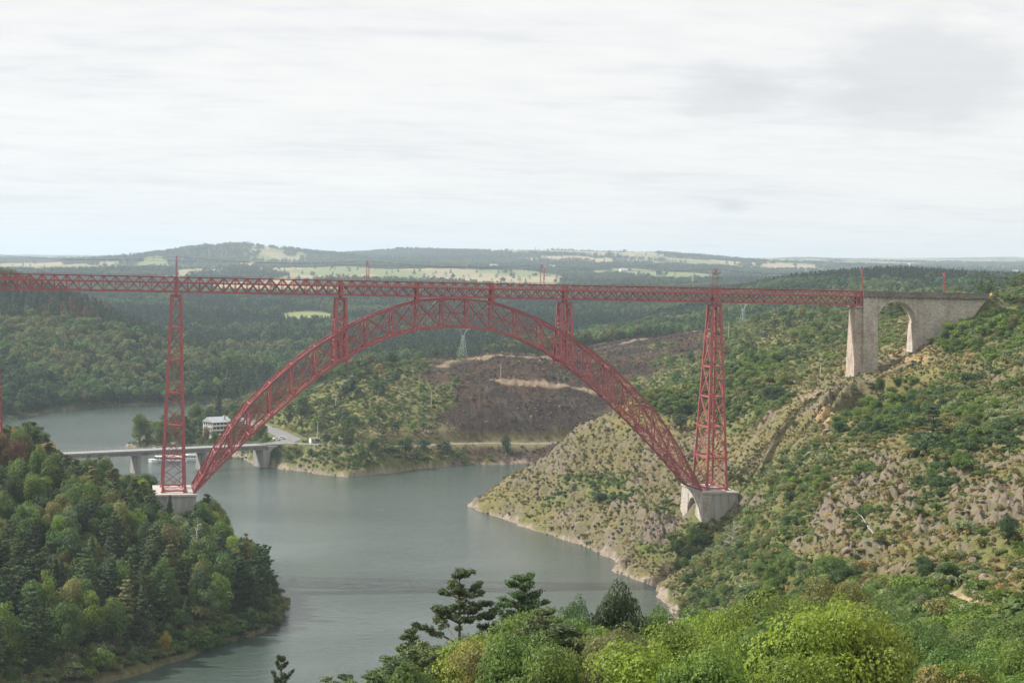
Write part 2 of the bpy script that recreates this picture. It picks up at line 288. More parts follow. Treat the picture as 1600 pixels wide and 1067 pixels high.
c(1100, [(Z, 110, 39), (Z, 200, 16), (Z, 300, -6), (Z, 400, -18), (Z, 480, -25), (905, 530), (870, 555), (835, 583), (790, 600), (740, 650), (680, 680), (620, 720), (590, 742), (575, 762), (Z, 850, 12), (580, 920), (540, 1100), (513, 1200), (Z, 1350, 18), (Z, 1500, 23), (Z, 2000, 31), (Z, 2300, 43), (Z, 3500, 52), (Z, 5500, 90), (Z, 8000, 150), (Z, 14000, 185)])
c(1200, [(Z, 60, 50), (Z, 110, 39), (Z, 160, 30), (Z, 220, 18), (900, 330), (840, 400), (780, 460), (730, 520), (690, 580), (650, 620), (600, 680), (560, 760), (520, 900), (492, 1130), (Z, 1300, 30), (Z, 1500, 34), (Z, 1800, 48), (Z, 2000, 61), (Z, 2400, 50), (Z, 3500, 56), (Z, 5500, 90), (Z, 8000, 120), (Z, 14000, 200)])
c(1300, [(Z, 60, 50), (Z, 110, 40), (Z, 160, 32), (910, 260), (850, 310), (790, 375), (740, 430), (690, 480), (640, 545), (607, 592), (575, 680), (545, 780), (515, 950), (490, 1150), (Z, 1350, 35), (Z, 1500, 36), (Z, 1700, 50), (Z, 1900, 66), (Z, 2400, 55), (Z, 3500, 60), (Z, 5500, 90), (Z, 8000, 120), (Z, 14000, 202)])
c(1400, [(Z, 60, 50), (Z, 110, 41), (Z, 160, 35), (930, 220), (860, 270), (800, 320), (720, 395), (Z, 430, 24), (660, 480), (615, 540), (580, 600), (550, 650), (520, 750), (500, 870), (485, 1000), (Z, 1300, 40), (Z, 1500, 47), (Z, 1700, 63), (Z, 1900, 74), (Z, 2400, 60), (Z, 3500, 64), (Z, 5500, 90), (Z, 8000, 125), (Z, 14000, 215)])
c(1500, [(Z, 60, 51), (Z, 110, 43), (960, 180), (880, 230), (800, 290), (740, 340), (690, 400), (640, 470), (600, 520), (550, 570), (510, 610), (470, 640), (Z, 900, 60), (Z, 1300, 54), (Z, 1500, 55), (Z, 1700, 66), (Z, 1900, 72), (Z, 2400, 62), (Z, 3500, 66), (Z, 5500, 90), (Z, 8000, 130), (Z, 14000, 230)])
c(1600, [(Z, 60, 52), (Z, 110, 45), (950, 170), (850, 230), (760, 300), (700, 360), (640, 430), (560, 520), (490, 610), (464, 650), (Z, 900, 66), (Z, 1200, 66), (Z, 1500, 56), (Z, 1700, 62), (Z, 1900, 69), (Z, 2400, 62), (Z, 3500, 68), (Z, 5500, 90), (Z, 8000, 135), (Z, 14000, 240)])
c(1780, [(Z, 25, 62.8), (Z, 60, 53), (Z, 110, 46), (Z, 180, 42), (Z, 300, 42), (Z, 430, 48), (Z, 520, 56), (Z, 620, 67), (Z, 900, 72), (Z, 1500, 60), (Z, 1900, 70), (Z, 3500, 68), (Z, 8000, 135), (Z, 14000, 240), (Z, 21000, 150)])
c(800, [(Z, 25, 62.8), (Z, 40, 57.5), (Z, 21000, 90)]); c(400, [(Z, 25, 62.8), (Z, 40, 57.5)]); c(1200, [(Z, 25, 62.8), (Z, 40, 57.5)])
# crests of the far skyline
for px, py, d in [(0, 416, 7000), (80, 416, 7000), (160, 416, 7000), (220, 415, 6900), (0, 404, 13000), (60, 401, 13000), (230, 403, 13000), (255, 409, 6900), (285, 398, 6800), (330, 385, 6700), (370, 380, 6600), (400, 385, 6700), (440, 393, 6900), (370, 404, 7800), (370, 408, 5600), (480, 404, 7200), (515, 410, 7400), (560, 402, 7800), (640, 390, 8000), (700, 389, 8000), (735, 395, 8000), (780, 394, 8000), (820, 391, 8000), (880, 391, 8000), (940, 395, 8000), (1000, 391, 8000), (1060, 398, 8000), (1130, 409, 8200),
                  (1200, 405, 11000), (1245, 401, 11000), (1320, 405, 11000), (1400, 405, 12000), (1500, 404, 12000), (1600, 402, 12000)]:
    CTRL.append(unproj(px, py, d))
# lake outline (photo pixels on the water line, or column + depth where it is hidden)
LK = [(190, 1062), (260, 1038), (330, 1014), (380, 1001), (420, 985), (442, 970), (448, 955), (449, 942), (440, 930), (D_ := 'd', 420, 575), ('d', 380, 602), ('d', 340, 622), ('d', 300, 634), ('d', 200, 662), ('d', 100, 705), ('d', 0, 745), ('d', -100, 790), ('d', -350, 830), ('d', -350, 1000),
      ('d', -100, 1075), ('d', 0, 1100), (30, 655), (70, 645), (150, 638), (250, 634), (330, 631), ('d', 400, 1270), ('d', 400, 1215), ('d', 340, 1140), ('d', 265, 1040), ('d', 207, 985), (197, 697), (215, 700), (250, 706), (300, 708), (360, 712), ('d', 405, 890), (425, 729), (460, 735), (500, 742), (540, 745), (600, 740), (650, 734), (720, 727), (790, 725), (830, 724),
      ('d', 900, 905), ('d', 960, 890), ('d', 1000, 870), ('d', 950, 835), ('d', 850, 795), ('d', 780, 768), (735, 790), (760, 803), (830, 826), (900, 851), (965, 875), (964, 893), (1000, 905), (1033, 917), (1031, 930), (1050, 948), ('d', 1056, 515), ('d', 1050, 480), ('d', 1000, 420), ('d', 900, 360), ('d', 700, 320), ('d', 500, 300), ('d', 300, 295), ('d', 0, 310), ('d', -350, 330), ('d', -350, 375), ('d', -150, 385), ('d', 0, 395), ('d', 100, 412)]
LAKE = np.array([(on_water(*q) if q[0] != 'd' else at_z(q[1], q[2], WATER))[:2] for q in LK])
for q in LAKE[::2]: CTRL.append(np.array([q[0], q[1], WATER]))
for q in [(171, -14.5, -12.5), (178, -14, -8), (185, -13.5, -3), (168, -20, -17), (177, -24, -15), (187, -26, -9), (190, 0, 3), (178, 14.5, -4), (168, 13, -12.5), (167.5, 0, -14), (167, -10, -13), (162, 6, -15), (160, -8, -18), (166, -34, -23), (156, 20, -10)]: CTRL.append(np.array(q, float))
CTRL = np.array(CTRL)
def polar(x, y):
    dx = x - CX; dy = y - CY; return np.arctan2(dx, dy) - YAW, np.log(np.hypot(dx, dy))
KU, KV = 7.0, 4.0
cu, cv = polar(CTRL[:, 0], CTRL[:, 1])
def kern(r2): return np.sqrt(r2 + .02 ** 2)
_A = kern((cu[:, None] - cu) ** 2 * KU ** 2 + (cv[:, None] - cv) ** 2 * KV ** 2); _n = len(CTRL)
_A += -np.eye(_n) * .03
_S = np.zeros((_n + 3, _n + 3)); _S[:_n, :_n] = _A; _S[:_n, _n] = 1; _S[:_n, _n + 1] = cu; _S[:_n, _n + 2] = cv; _S[_n:, :_n] = _S[:_n, _n:].T
_W = np.linalg.solve(_S, np.concatenate([CTRL[:, 2], [0, 0, 0]]))
def rbf(u, v):
    out = np.zeros(u.shape)
    for k in range(0, len(u), 20000):
        a, b = u[k:k + 20000], v[k:k + 20000]
        out[k:k + 20000] = kern((a[:, None] - cu) ** 2 * KU ** 2 + (b[:, None] - cv) ** 2 * KV ** 2) @ _W[:_n] + _W[_n] + _W[_n + 1] * a + _W[_n + 2] * b
    return out
# polar sheet: dense inside the view, coarse outside
az = np.concatenate([np.linspace(-2.2, -.40, 24), np.linspace(-.39, -.345, 10), np.linspace(-.34, .34, 900), np.linspace(.345, .39, 10), np.linspace(.40, 2.2, 24)])
def seg(a, b, n): return np.exp(np.linspace(math.log(a), math.log(b), n, endpoint=False))
rr = np.concatenate([seg(3, 60, 16), seg(60, 160, 70), np.linspace(160, 780, 700, endpoint=False), seg(780, 1300, 260), seg(1300, 3000, 200), seg(3000, 26000, 200)])
NA, NR = len(az), len(rr)
cu_g = np.linspace(az[0], az[-1], 40); cu_g = np.unique(np.concatenate([np.linspace(-2.2, -.4, 12), np.linspace(-.4, .4, 200), np.linspace(.4, 2.2, 12)])); cv_g = np.linspace(math.log(3), math.log(26000), 380)
GU, GV = np.meshgrid(cu_g, cv_g); uc = np.clip(GU.ravel(), -.42, .42)
GZ = rbf(uc, np.maximum(GV.ravel(), math.log(24))).reshape(GU.shape)
_rg = np.exp(GV); _kb = 1 - sstep(18, 30, _rg); GZ = GZ * (1 - _kb) + (70.2 - .29 * _rg) * _kb   # the knoll the picture is taken from
def bilin(xs, ys, Zg, x, y):
    i = np.clip(np.searchsorted(xs, x) - 1, 0, len(xs) - 2); j = np.clip(np.searchsorted(ys, y) - 1, 0, len(ys) - 2)
    fx = np.clip((x - xs[i]) / (xs[i + 1] - xs[i]), 0, 1); fy = np.clip((y - ys[j]) / (ys[j + 1] - ys[j]), 0, 1)
    return (Zg[j, i] * (1 - fx) + Zg[j, i + 1] * fx) * (1 - fy) + (Zg[j + 1, i] * (1 - fx) + Zg[j + 1, i + 1] * fx) * fy
def lake_sd(x, y):
    """metres from the lake outline, positive on land"""
    out = np.full(x.shape, 1e9); inside = np.zeros(x.shape, bool); n = len(LAKE)
    for k in range(n):
        ax, ay = LAKE[k]; bx, by = LAKE[(k + 1) % n]; ex, ey = bx - ax, by - ay
        t = np.clip(((x - ax) * ex + (y - ay) * ey) / (ex * ex + ey * ey + 1e-9), 0, 1)
        out = np.minimum(out, (x - ax - t * ex) ** 2 + (y - ay - t * ey) ** 2)
        cr = (ay > y) != (by > y); inside ^= cr & (x < ax + (y - ay) / (ey if abs(ey) > 1e-9 else 1e-9) * ex)
    out = np.sqrt(out); return np.where(inside, -out, out)
# land cover, read off the photograph cell by cell (50 x 25 photo pixels)
GRID = """
tttttttttttttttttttttttttttttsgg
tttttttttttttttttttttttgggggggdd
tttttttttttttttttttttbbggggggydd
ttttttttttttttgbbbbbbbbggggggydg
tttttttttttgggbbbbbbbggddggyyyyg
ttttttttttggggbbbbbbyggddgyyyygr
ttttttttgggggggbbbbyggdggyyrdggg
tttttttggggggggbbbryyddgdyryddgg
ttttttttggggggbbbrrryyggryyddgdg
ttttttttggggyyyyrrrrrryyyyggyrdg
ttttttttggggggggyrrrrryyyggyRdgr
sttttttttggggggyyrrrrrrgggggrrdy
stttttttttggggryyrggrrrggdyrrgrr
ttttttttttttttrRrgrggrRRgggrrgrr
ttttttttttttttRRgyrrrRggggRgyRrr
ttttttttttttttRRRgrrrRddggrgyryg
ttttttttttttttRRRrgRrgddgrrrryrg
ttttttttttttttRRRRRRrrddggrrrrgy
tttttttttttttttRRRRRrygggddrgdgy
tttttttttttttttttttddddddddddgsg
dddddddddddddddddddddddddddddddd
dddddddddddddddddddddddddddddddd
""".strip().split('\n')
CLS = 'tdgyrRbs'
_cg = np.zeros((len(CLS), len(GRID), 33))
for j, row in enumerate(GRID):
    for i in range(33):
        _cg[CLS.index(row[min(i, len(row) - 1)]), j, i] = 1
def cover(x, y, z):
    """cover weights at world points, edges broken up by noise"""
    px, py, d = proj(np.stack([x, y, z], -1))
    jx = (fbm(x, y, 26, 3, 5) - .5) * 110; jy = (fbm(x, y, 22, 3, 9) - .5) * 55
    gx = np.clip((px + jx) / 50, 0, 31.999); gy = np.clip((py + jy - 462) / 25, 0, len(GRID) - 1.001)
    i = gx.astype(int); j = gy.astype(int); fx = sstep(.25, .75, gx - i); fy = sstep(.25, .75, gy - j)
    w = (_cg[:, j, i] * (1 - fx) + _cg[:, j, i + 1] * fx) * (1 - fy) + (_cg[:, j + 1, i] * (1 - fx) + _cg[:, j + 1, i + 1] * fx) * fy
    far = sstep(1230, 1330, d) * (1 - sstep(1100, 1150, px) * (1 - sstep(1320, 1400, d)))
    far = np.where((px < 560) & (d > 1020), 1, far)
    w = w * (1 - far); w[0] += far
    # burnt ground only beyond the near hill
    fb = sstep(850, 900, d) * sstep(690, 740, px) * (1 - sstep(1120, 1160, px)) * sstep(505, 530, py)
    for q in (3, 4, 5): w[6] += w[q] * fb; w[q] *= (1 - fb)
    nb = 1 - sstep(850, 900, d); w[2] += w[6] * nb; w[6] *= (1 - nb)
    return w, px, py, d
# wooded peninsula on the near left
def left_wood(px, d): return ((px < 460) & (d > 380) & (d < 800))
FIELD = [(480, 497, 46, 11)]
def ellip(px, py, cx, cy, rx, ry): return 1 - sstep(.8, 1.2, np.hypot((px - cx) / rx, (py - cy) / ry))
def seg_dist(x, y, pts):
    """distance to a polyline and the height along it"""
    best = np.full(x.shape, 1e9); hz = np.zeros(x.shape)
    for a, b in zip(pts[:-1], pts[1:]):
        ex, ey = b[0] - a[0], b[1] - a[1]; t = np.clip(((x - a[0]) * ex + (y - a[1]) * ey) / (ex * ex + ey * ey), 0, 1)
        dd = np.hypot(x - a[0] - t * ex, y - a[1] - t * ey); m_ = dd < best; best = np.where(m_, dd, best); hz = np.where(m_, a[2] + (b[2] - a[2]) * t, hz)
    return best, hz
ROAD = [at_z(*q) for q in [(405, 884, -17), (450, 893, -17.2), (510, 893, -17.6), (560, 892, -18), (620, 900, -18.4), (700, 925, -19), (760, 938, -19.4), (830, 942, -19.6), (900, 950, -19), (980, 975, -18)]]
SIDE = [at_z(*q) for q in [(440, 893, -17.2), (455, 915, -17.2), (435, 945, -17), (405, 985, -16.8), (370, 1030, -16.8)]]
TRK = [at_z(*q) for q in [(1700, 640, 65.8), (1620, 634, 65.8), (1541, 624, 65.8)]]
PATHS = [([(915, 541, 1210), (1000, 528, 1235), (1050, 519, 1225), (1100, 511, 1200), (1150, 504, 1180), (1200, 493, 1150), (1250, 491, 1140), (1320, 492, 1100)], 2.2),
         ([(690, 583, 1040), (720, 575, 1060), (750, 562, 1050), (790, 551, 1065), (830, 548, 1070), (870, 560, 1090)], 1.8),
         ([(785, 603, 1000), (830, 599, 1005), (880, 598, 1010), (930, 604, 1010)], 2.6), ([(1230, 601, 640), (1270, 605, 605), (1320, 607, 592), (1345, 606, 590)], 1.3),
         ([(1045, 590, 770), (1020, 600, 760), (1000, 605, 750)], 1.0)]
SPUR = [unproj(*q) for q in [(1338, 604, 588), (1290, 630, 566), (1240, 664, 553), (1195, 702, 552), (1165, 738, 560)]]
def height(x, y):
    u, v = polar(x, y); z = bilin(cu_g, cv_g, GZ, u, v); rho = np.exp(v)
    near = rho < 2600
    sdist = np.full(x.shape, 1e3); sdist[near] = lake_sd(x[near], y[near]) + (fbm(x[near], y[near], 22, 4, 3, .6) - .5) * 9
    w, px, py, d = cover(x, y, z)
    rock = w[4] * .7 + w[5]; hill = sstep(120, 220, rho)
    amp = np.clip(rho / 700, .35, 3)
    z = z + (fbm(x, y, 60, 4, 21) - .5) * 5 * hill * np.clip(amp, .5, 1.4)
    # the sharp spur that runs down from the stone pier, its far side in shade
    nz_ = rho < 800; sdv, _h = seg_dist(x[nz_], y[nz_], SPUR); a_, b_ = SPUR[0], SPUR[-1]; side = (b_[0] - a_[0]) * (y[nz_] - a_[1]) - (b_[1] - a_[1]) * (x[nz_] - a_[0])
    tt_ = ((x[nz_] - a_[0]) * (b_[0] - a_[0]) + (y[nz_] - a_[1]) * (b_[1] - a_[1])) / ((b_[0] - a_[0]) ** 2 + (b_[1] - a_[1]) ** 2); q_ = sdv + (fbm(x[nz_], y[nz_], 12, 3, 15) - .5) * 6; z[nz_] += np.where(side > 0, -12.0 * sstep(0, .12, tt_) * (1 - sstep(.86, 1, tt_)) * sstep(0, 9, q_) * (1 - sstep(14, 46, q_)), 0) + 1.5 * (1 - sstep(0, 9, sdv))
    # rock ribs run down the slope; boulders and ledges
    nearm = rho < 1400; rk = np.zeros(x.shape)
    xn, yn = x[nearm], y[nearm]; wx = (fbm(xn, yn, 18, 2, 33) - .5) * 10
    rk[nearm] = (ridged(xn + wx, yn * .55, 21, 4, 41) - .45) * 6.5 + (ridged(xn + wx * .5, yn, 6.5, 3, 47) - .45) * 3.0
    rk[nearm] += facets(xn * .8 + yn * .6 + wx * .2, yn * .8 - xn * .6, 4.2, 71, 1.7) * 2.5 + facets(xn + wx * .1, yn, 1.7, 81, 1.4) * 1.7 + (vnoise(xn, yn, .8, 51) - .5) * .35
    shore = np.exp(-np.clip(sdist, 0, 99) / 6.0)
    z = z + rk * np.clip(rock + .35 * (w[2] + w[3] + w[1] * .5) * (rho < 900) + .3 * w[6], 0, 1) * hill * np.where(rho < 1400, 1, 0)
    zs = z + 0
    land = sdist > 0
    zs = np.where(land, np.minimum(zs, WATER + .1 + sdist * 1.6 + 1.0 * shore * np.abs(rk) * .5), zs)
    zs = np.where(land, np.maximum(zs, WATER + .1 + np.minimum(sdist * .30, 3.0) + .25 * np.abs(rk) * shore), zs)
    zs = np.where(land, zs, WATER + np.maximum(sdist * .5, -12) - .05)
    # flat ground of the road, the car park, the railway bank
    for pts, hw, fall in ((ROAD, 4.2, 5), (SIDE, 9, 7), (TRK, 4, 5)):
        dd, hz = seg_dist(x, y, pts); k = 1 - sstep(hw, hw + fall, dd); zs = np.where(land, zs * (1 - k) + (hz - .15) * k, zs)
    return zs, w, px, py, d, sdist, rho, rk
AZ, RR = np.meshgrid(az, rr)
TX = (CX + np.sin(AZ + YAW) * RR).ravel(); TY = (CY + np.cos(AZ + YAW) * RR).ravel()
TZ, TW, TPX, TPY, TD, TS, TR, TRK_ = height(TX, TY)
# far ridges carry a wooded, slightly ragged top
TZ = TZ + sstep(2800, 4500, TR) * ((fbm(TX, TY, 420, 5, 61) - .5) * 18 + (fbm(TX, TY, 1300, 3, 67) - .5) * 12 + (fbm(TX, TY * .8, 760, 3, 69) - .5) * 46 * (1 - sstep(5600, 7000, TR)))
def hgt(x, y):
    x = np.atleast_1d(np.asarray(x, float)); y = np.atleast_1d(np.asarray(y, float)); u, v = polar(x, y)
    return bilin(az, rr, TZ.reshape(NR, NA), u, np.exp(v))
# far farmland: patchwork of woods, pasture and stubble
def farland(x, y):
    u, v = polar(x, y); d = np.exp(v)
    X = x + (fbm(x, y, 300, 3, 71) - .5) * 260; Y = y + (fbm(x, y, 300, 3, 73) - .5) * 260
    wood = fbm(x * 1.9, y * .42, 620, 5, 83, .62)
    cell = hash2(np.floor(X / 170).astype(int), np.floor(Y / 520).astype(int), 7)
    zrel = sstep(6300, 7600, d) * .012 - ellip(d, u * 0, 4700, 0, 1500, 1) * .022
    return wood + zrel, cell
FW, FC = farland(TX, TY)
fmask = sstep(2700, 3200, TR)
WOOD_T = .486
farfield = fmask * (1 - sstep(WOOD_T - .01, WOOD_T + .01, FW))
fld = np.zeros(TX.shape)
for e in FIELD: fld = np.maximum(fld, ellip(TPX, TPY, *e) * (TD > 1700) * (TD < 2600))
cols = {'dirt': (.24, .17, .10), 'dry': (.168, .145, .062), 'grass': (.115, .128, .042), 'forest': (.035, .048, .022), 'rock': (.160, .134, .108), 'burn': (.036, .026, .021), 'soil': (.36, .28, .19), 'shore': (.26, .215, .17)}
C = {k: np.array(v_) for k, v_ in cols.items()}
def mix(a, b, t): return a * (1 - t[:, None]) + b * t[:, None]
nz = fbm(TX, TY, 9, 4, 91, .6); nz2 = fbm(TX, TY, 45, 3, 93)
wt = TW[0][:, None] * C['forest'] + TW[1][:, None] * (C['grass'] * .75) + TW[2][:, None] * C['grass'] + TW[3][:, None] * (C['dry'] * .8 + C['grass'] * .2) + TW[4][:, None] * (C['rock'] * .35 + C['dry'] * .4 + C['grass'] * .25) * .93 + TW[5][:, None] * C['rock'] + TW[6][:, None] * C['burn'] + TW[7][:, None] * C['soil']
base = wt / np.maximum(TW.sum(0), 1e-3)[:, None]
slope_dry = sstep(.48, .66, nz) * (1 - TW[0]) * (1 - TW[6]) * (1 - TW[7]) * (TR < 1250)
base = mix(base, C['dry'], slope_dry * .45)
base = mix(base, C['rock'] * 1.1, np.clip(sstep(.6, 1.6, TRK_), 0, 1) * np.clip(TW[4] * .8 + TW[5] + TW[2] * .3 + TW[3] * .5, 0, 1) * (TR < 1300))
base = mix(base, C['rock'] * .8, sstep(.55, .7, fbm(TX, TY, 12, 4, 97, .6)) * TW[6] * .3)
base = mix(base, C['burn'] * np.array([2.4, 1.9, 1.6]), sstep(.48, .64, fbm(TX, TY, 28, 3, 98)) * TW[6] * .45)
base = mix(base, C['shore'], (TR < 1300) * (1 - sstep(.5, 2.0, (TZ - WATER) + (nz - .5) * 7)) * (TZ > WATER - 3) * np.where((TPX < 460) & (TR < 850), .35, np.where(TR > 1050, .3, 1)))
base = mix(base, np.array([.06, .065, .04]), sstep(.0, 1.2, WATER - TZ) * (TR < 1500))
ff = np.where((FC < .42)[:, None], np.array([.28, .235, .15]), np.where((FC < .78)[:, None], np.array([.16, .18, .08]), np.array([.24, .215, .13])))
base = mix(base, C['forest'] * 1.2, fmask * (1 - farfield)); base = mix(base, ff, farfield)
base = mix(base, np.array([.19, .215, .085]), fld)
for pts, wd in PATHS:
    P = [unproj(*q) for q in pts]; dd, _ = seg_dist(TX, TY, P)
    base = mix(base, C['soil'] * .62, (1 - sstep(wd - .6, wd + 2.2, dd + (nz - .5) * 7)))
for e in [(45, 765, 34, 26, 380, 700), (1505, 945, 16, 14, 120, 260), (1420, 556, 30, 16, 560, 680), (1310, 655, 40, 20, 400, 620)]:
    m_ = ellip(TPX, TPY, *e[:4]) * (TD > e[4]) * (TD < e[5]); base = mix(base, C['soil'] * np.array([1.05, .92, .7]), m_ * .8 * sstep(.3, .6, nz))
dd, _ = seg_dist(TX, TY, ROAD); base = mix(base, C['dry'] * 1.1, (1 - sstep(4, 10, dd)) * (TS > 0) * (TPX > 600))
dd, _ = seg_dist(TX, TY, TRK); base = mix(base, np.array([.22, .15, .11]), 1 - sstep(3, 5, dd))
idx = np.arange(NR * NA).reshape(NR, NA)
Fq = np.stack([idx[:-1, :-1], idx[:-1, 1:], idx[1:, 1:], idx[1:, :-1]], -1).reshape(-1, 4)[:, ::-1]
me = np_mesh('ground', np.stack([TX, TY, TZ], 1), Fq, False)
ca = me.color_attributes.new('cover', 'FLOAT_COLOR', 'POINT'); buf = np.ones((len(TX), 4), np.float32); buf[:, :3] = base; ca.data.foreach_set('color', buf.ravel())
gm = bpy.data.materials.new('ground'); gm.use_nodes = True; t = gm.node_tree; b = t.nodes['Principled BSDF']; b.inputs['Roughness'].default_value = .95; b.inputs['Specular IOR Level'].default_value = .1
va = N(t, 'ShaderNodeVertexColor', layer_name='cover'); g = N(t, 'ShaderNodeNewGeometry')
na = N(t, 'ShaderNodeTexNoise'); na.inputs['Scale'].default_value = .55; na.inputs['Detail'].default_value = 8; na.inputs['Roughness'].default_value = .72; t.links.new(g.outputs['Position'], na.inputs['Vector'])
ra = ramp(t, [(.3, (.55, .56, .55)), (.5, (1, 1, 1)), (.68, (1.28, 1.24, 1.18))]); t.links.new(na.outputs[0], ra.inputs[0])
mm = N(t, 'ShaderNodeMix', data_type='RGBA', blend_type='MULTIPLY'); mm.inputs[0].default_value = 1; t.links.new(va.outputs[0], mm.inputs[6]); t.links.new(ra.outputs[0], mm.inputs[7]); t.links.new(mm.outputs[2], b.inputs['Base Color'])
bp = N(t, 'ShaderNodeBump'); bp.inputs['Strength'].default_value = .8; bp.inputs['Distance'].default_value = .6; t.links.new(na.outputs[0], bp.inputs['Height']); t.links.new(bp.outputs[0], b.inputs['Normal'])
tag(link('ground', me, gm), kind='structure')
print('terrain', round(time.time() - T0, 1))

# ---------------------------------------------------------------- lake
wm = bpy.data.materials.new('water'); wm.use_nodes = True; t = wm.node_tree; b = t.nodes['Principled BSDF']
b.inputs['Base Color'].default_value = (.044, .066, .056, 1); b.inputs['Roughness'].default_value = .12; b.inputs['IOR'].default_value = 1.33; b.inputs['Specular IOR Level'].default_value = .5
g = N(t, 'ShaderNodeNewGeometry'); mpp = N(t, 'ShaderNodeMapping'); mpp.inputs['Rotation'].default_value = (0, 0, YAW); mpp.inputs['Scale'].default_value = (.55, 1, 1); t.links.new(g.outputs['Position'], mpp.inputs[0])
wa = N(t, 'ShaderNodeTexNoise'); wa.inputs['Scale'].default_value = .42; wa.inputs['Detail'].default_value = 6; wa.inputs['Roughness'].default_value = .62; t.links.new(mpp.outputs[0], wa.inputs['Vector'])
wb = N(t, 'ShaderNodeTexNoise'); wb.inputs['Scale'].default_value = .012; wb.inputs['Detail'].default_value = 3; t.links.new(mpp.outputs[0], wb.inputs['Vector'])
rb = N(t, 'ShaderNodeMapRange'); rb.inputs['From Min'].default_value = .35; rb.inputs['From Max'].default_value = .65; rb.inputs['To Min'].default_value = .35; rb.inputs['To Max'].default_value = 1.0; t.links.new(wb.outputs[0], rb.inputs['Value'])
bp = N(t, 'ShaderNodeBump'); bp.inputs['Distance'].default_value = .75; t.links.new(rb.outputs[0], bp.inputs['Strength']); t.links.new(wa.outputs[0], bp.inputs['Height']); t.links.new(bp.outputs[0], b.inputs['Normal'])
c0, c1 = at_z(0, 900, WATER), 1500
wme = np_mesh('lake', [(-700, -400, WATER), (500, -400, WATER), (500, 900, WATER), (-700, 900, WATER)], [(0, 1, 2, 3)])
tag(link('lake_water', wme, wm), kind='structure')
# ---------------------------------------------------------------- road surface
def strip(name, pts, hw, m, dz, parent=None, kind='structure'):
    P = []
    for a, b in zip(pts[:-1], pts[1:]):
        for k in range(6): P.append(a + (b - a) * k / 6)
    P.append(pts[-1]); P = np.array(P); D = np.gradient(P, axis=0); D[:, 2] = 0; D /= np.linalg.norm(D, axis=1)[:, None]; Nn = np.stack([-D[:, 1], D[:, 0], D[:, 2] * 0], 1)
    L = P + Nn * hw; R = P - Nn * hw; L[:, 2] += dz; R[:, 2] += dz; V = np.concatenate([L, R]); n = len(P)
    F = [(n + i, n + i + 1, i + 1, i) for i in range(n - 1)]
    o = link(name, np_mesh(name, V, F), m, parent)
    if kind: o['kind'] = kind
    return o
strip('road', ROAD, 3.6, M['asphalt'], .06)
strip('car_park', SIDE, 5.2, M['asphalt'], .04)
rm = MB()
for off in (-3.3, 0, 3.3):
    for a, b in zip(ROAD[:-1], ROAD[1:]):
        L = np.linalg.norm(b - a); dx, dy = (b - a)[:2] / L; n_ = int(L / 6)
        for k in range(n_):
            if off == 0 and k % 2: continue
            s0, s1 = k / n_, (k + (1.0 if off else .7)) / n_; p0 = a + (b - a) * s0; p1 = a + (b - a) * s1; e = np.array([-dy, dx, 0])
            q = [p0 + e * (off - .07), p0 + e * (off + .07), p1 + e * (off + .07), p1 + e * (off - .07)]
            rm.add([(v[0], v[1], v[2] + .068) for v in q], [(0, 1, 2, 3)])
o = rm.build('road_markings', M['white']); o['kind'] = 'structure'

# ---------------------------------------------------------------- the iron railway viaduct
ZT, DH, HW = 67.31, 5.16, 2.5
via = tag(empty('railway_viaduct'), 'long red iron lattice railway viaduct on one great arch above the lake', 'viaduct')
dk = MB(); X0, X1, PN = -150.0, 229.3, 3.7
zb = ZT - DH; zmid = ZT - 2.05
xs = np.arange(0, 103) * PN + (X1 - 102 * PN)
for x in xs:
    dk.box(x - .12, -2.35, zb + .05, x + .12, 2.35, zb + .35); dk.box(x - .15, -2.35, zmid - .35, x + .15, 2.35, zmid - .07)
for a, b in zip(xs[:-1], xs[1:]):
    dk.beam((a, -2.3, zb + .2), (b, 2.3, zb + .2), .16, .1); dk.beam((a, 2.3, zb + .2), (b, -2.3, zb + .2), .16, .1)
dk.box(xs[0], -2.2, zmid - .06, X1, 2.2, zmid + .02)
for y in (-.75, .75): dk.box(xs[0], y - .04, zmid + .03, X1, y + .04, zmid + .17)
deck = dk.build('deck', M['iron_deck'], via)
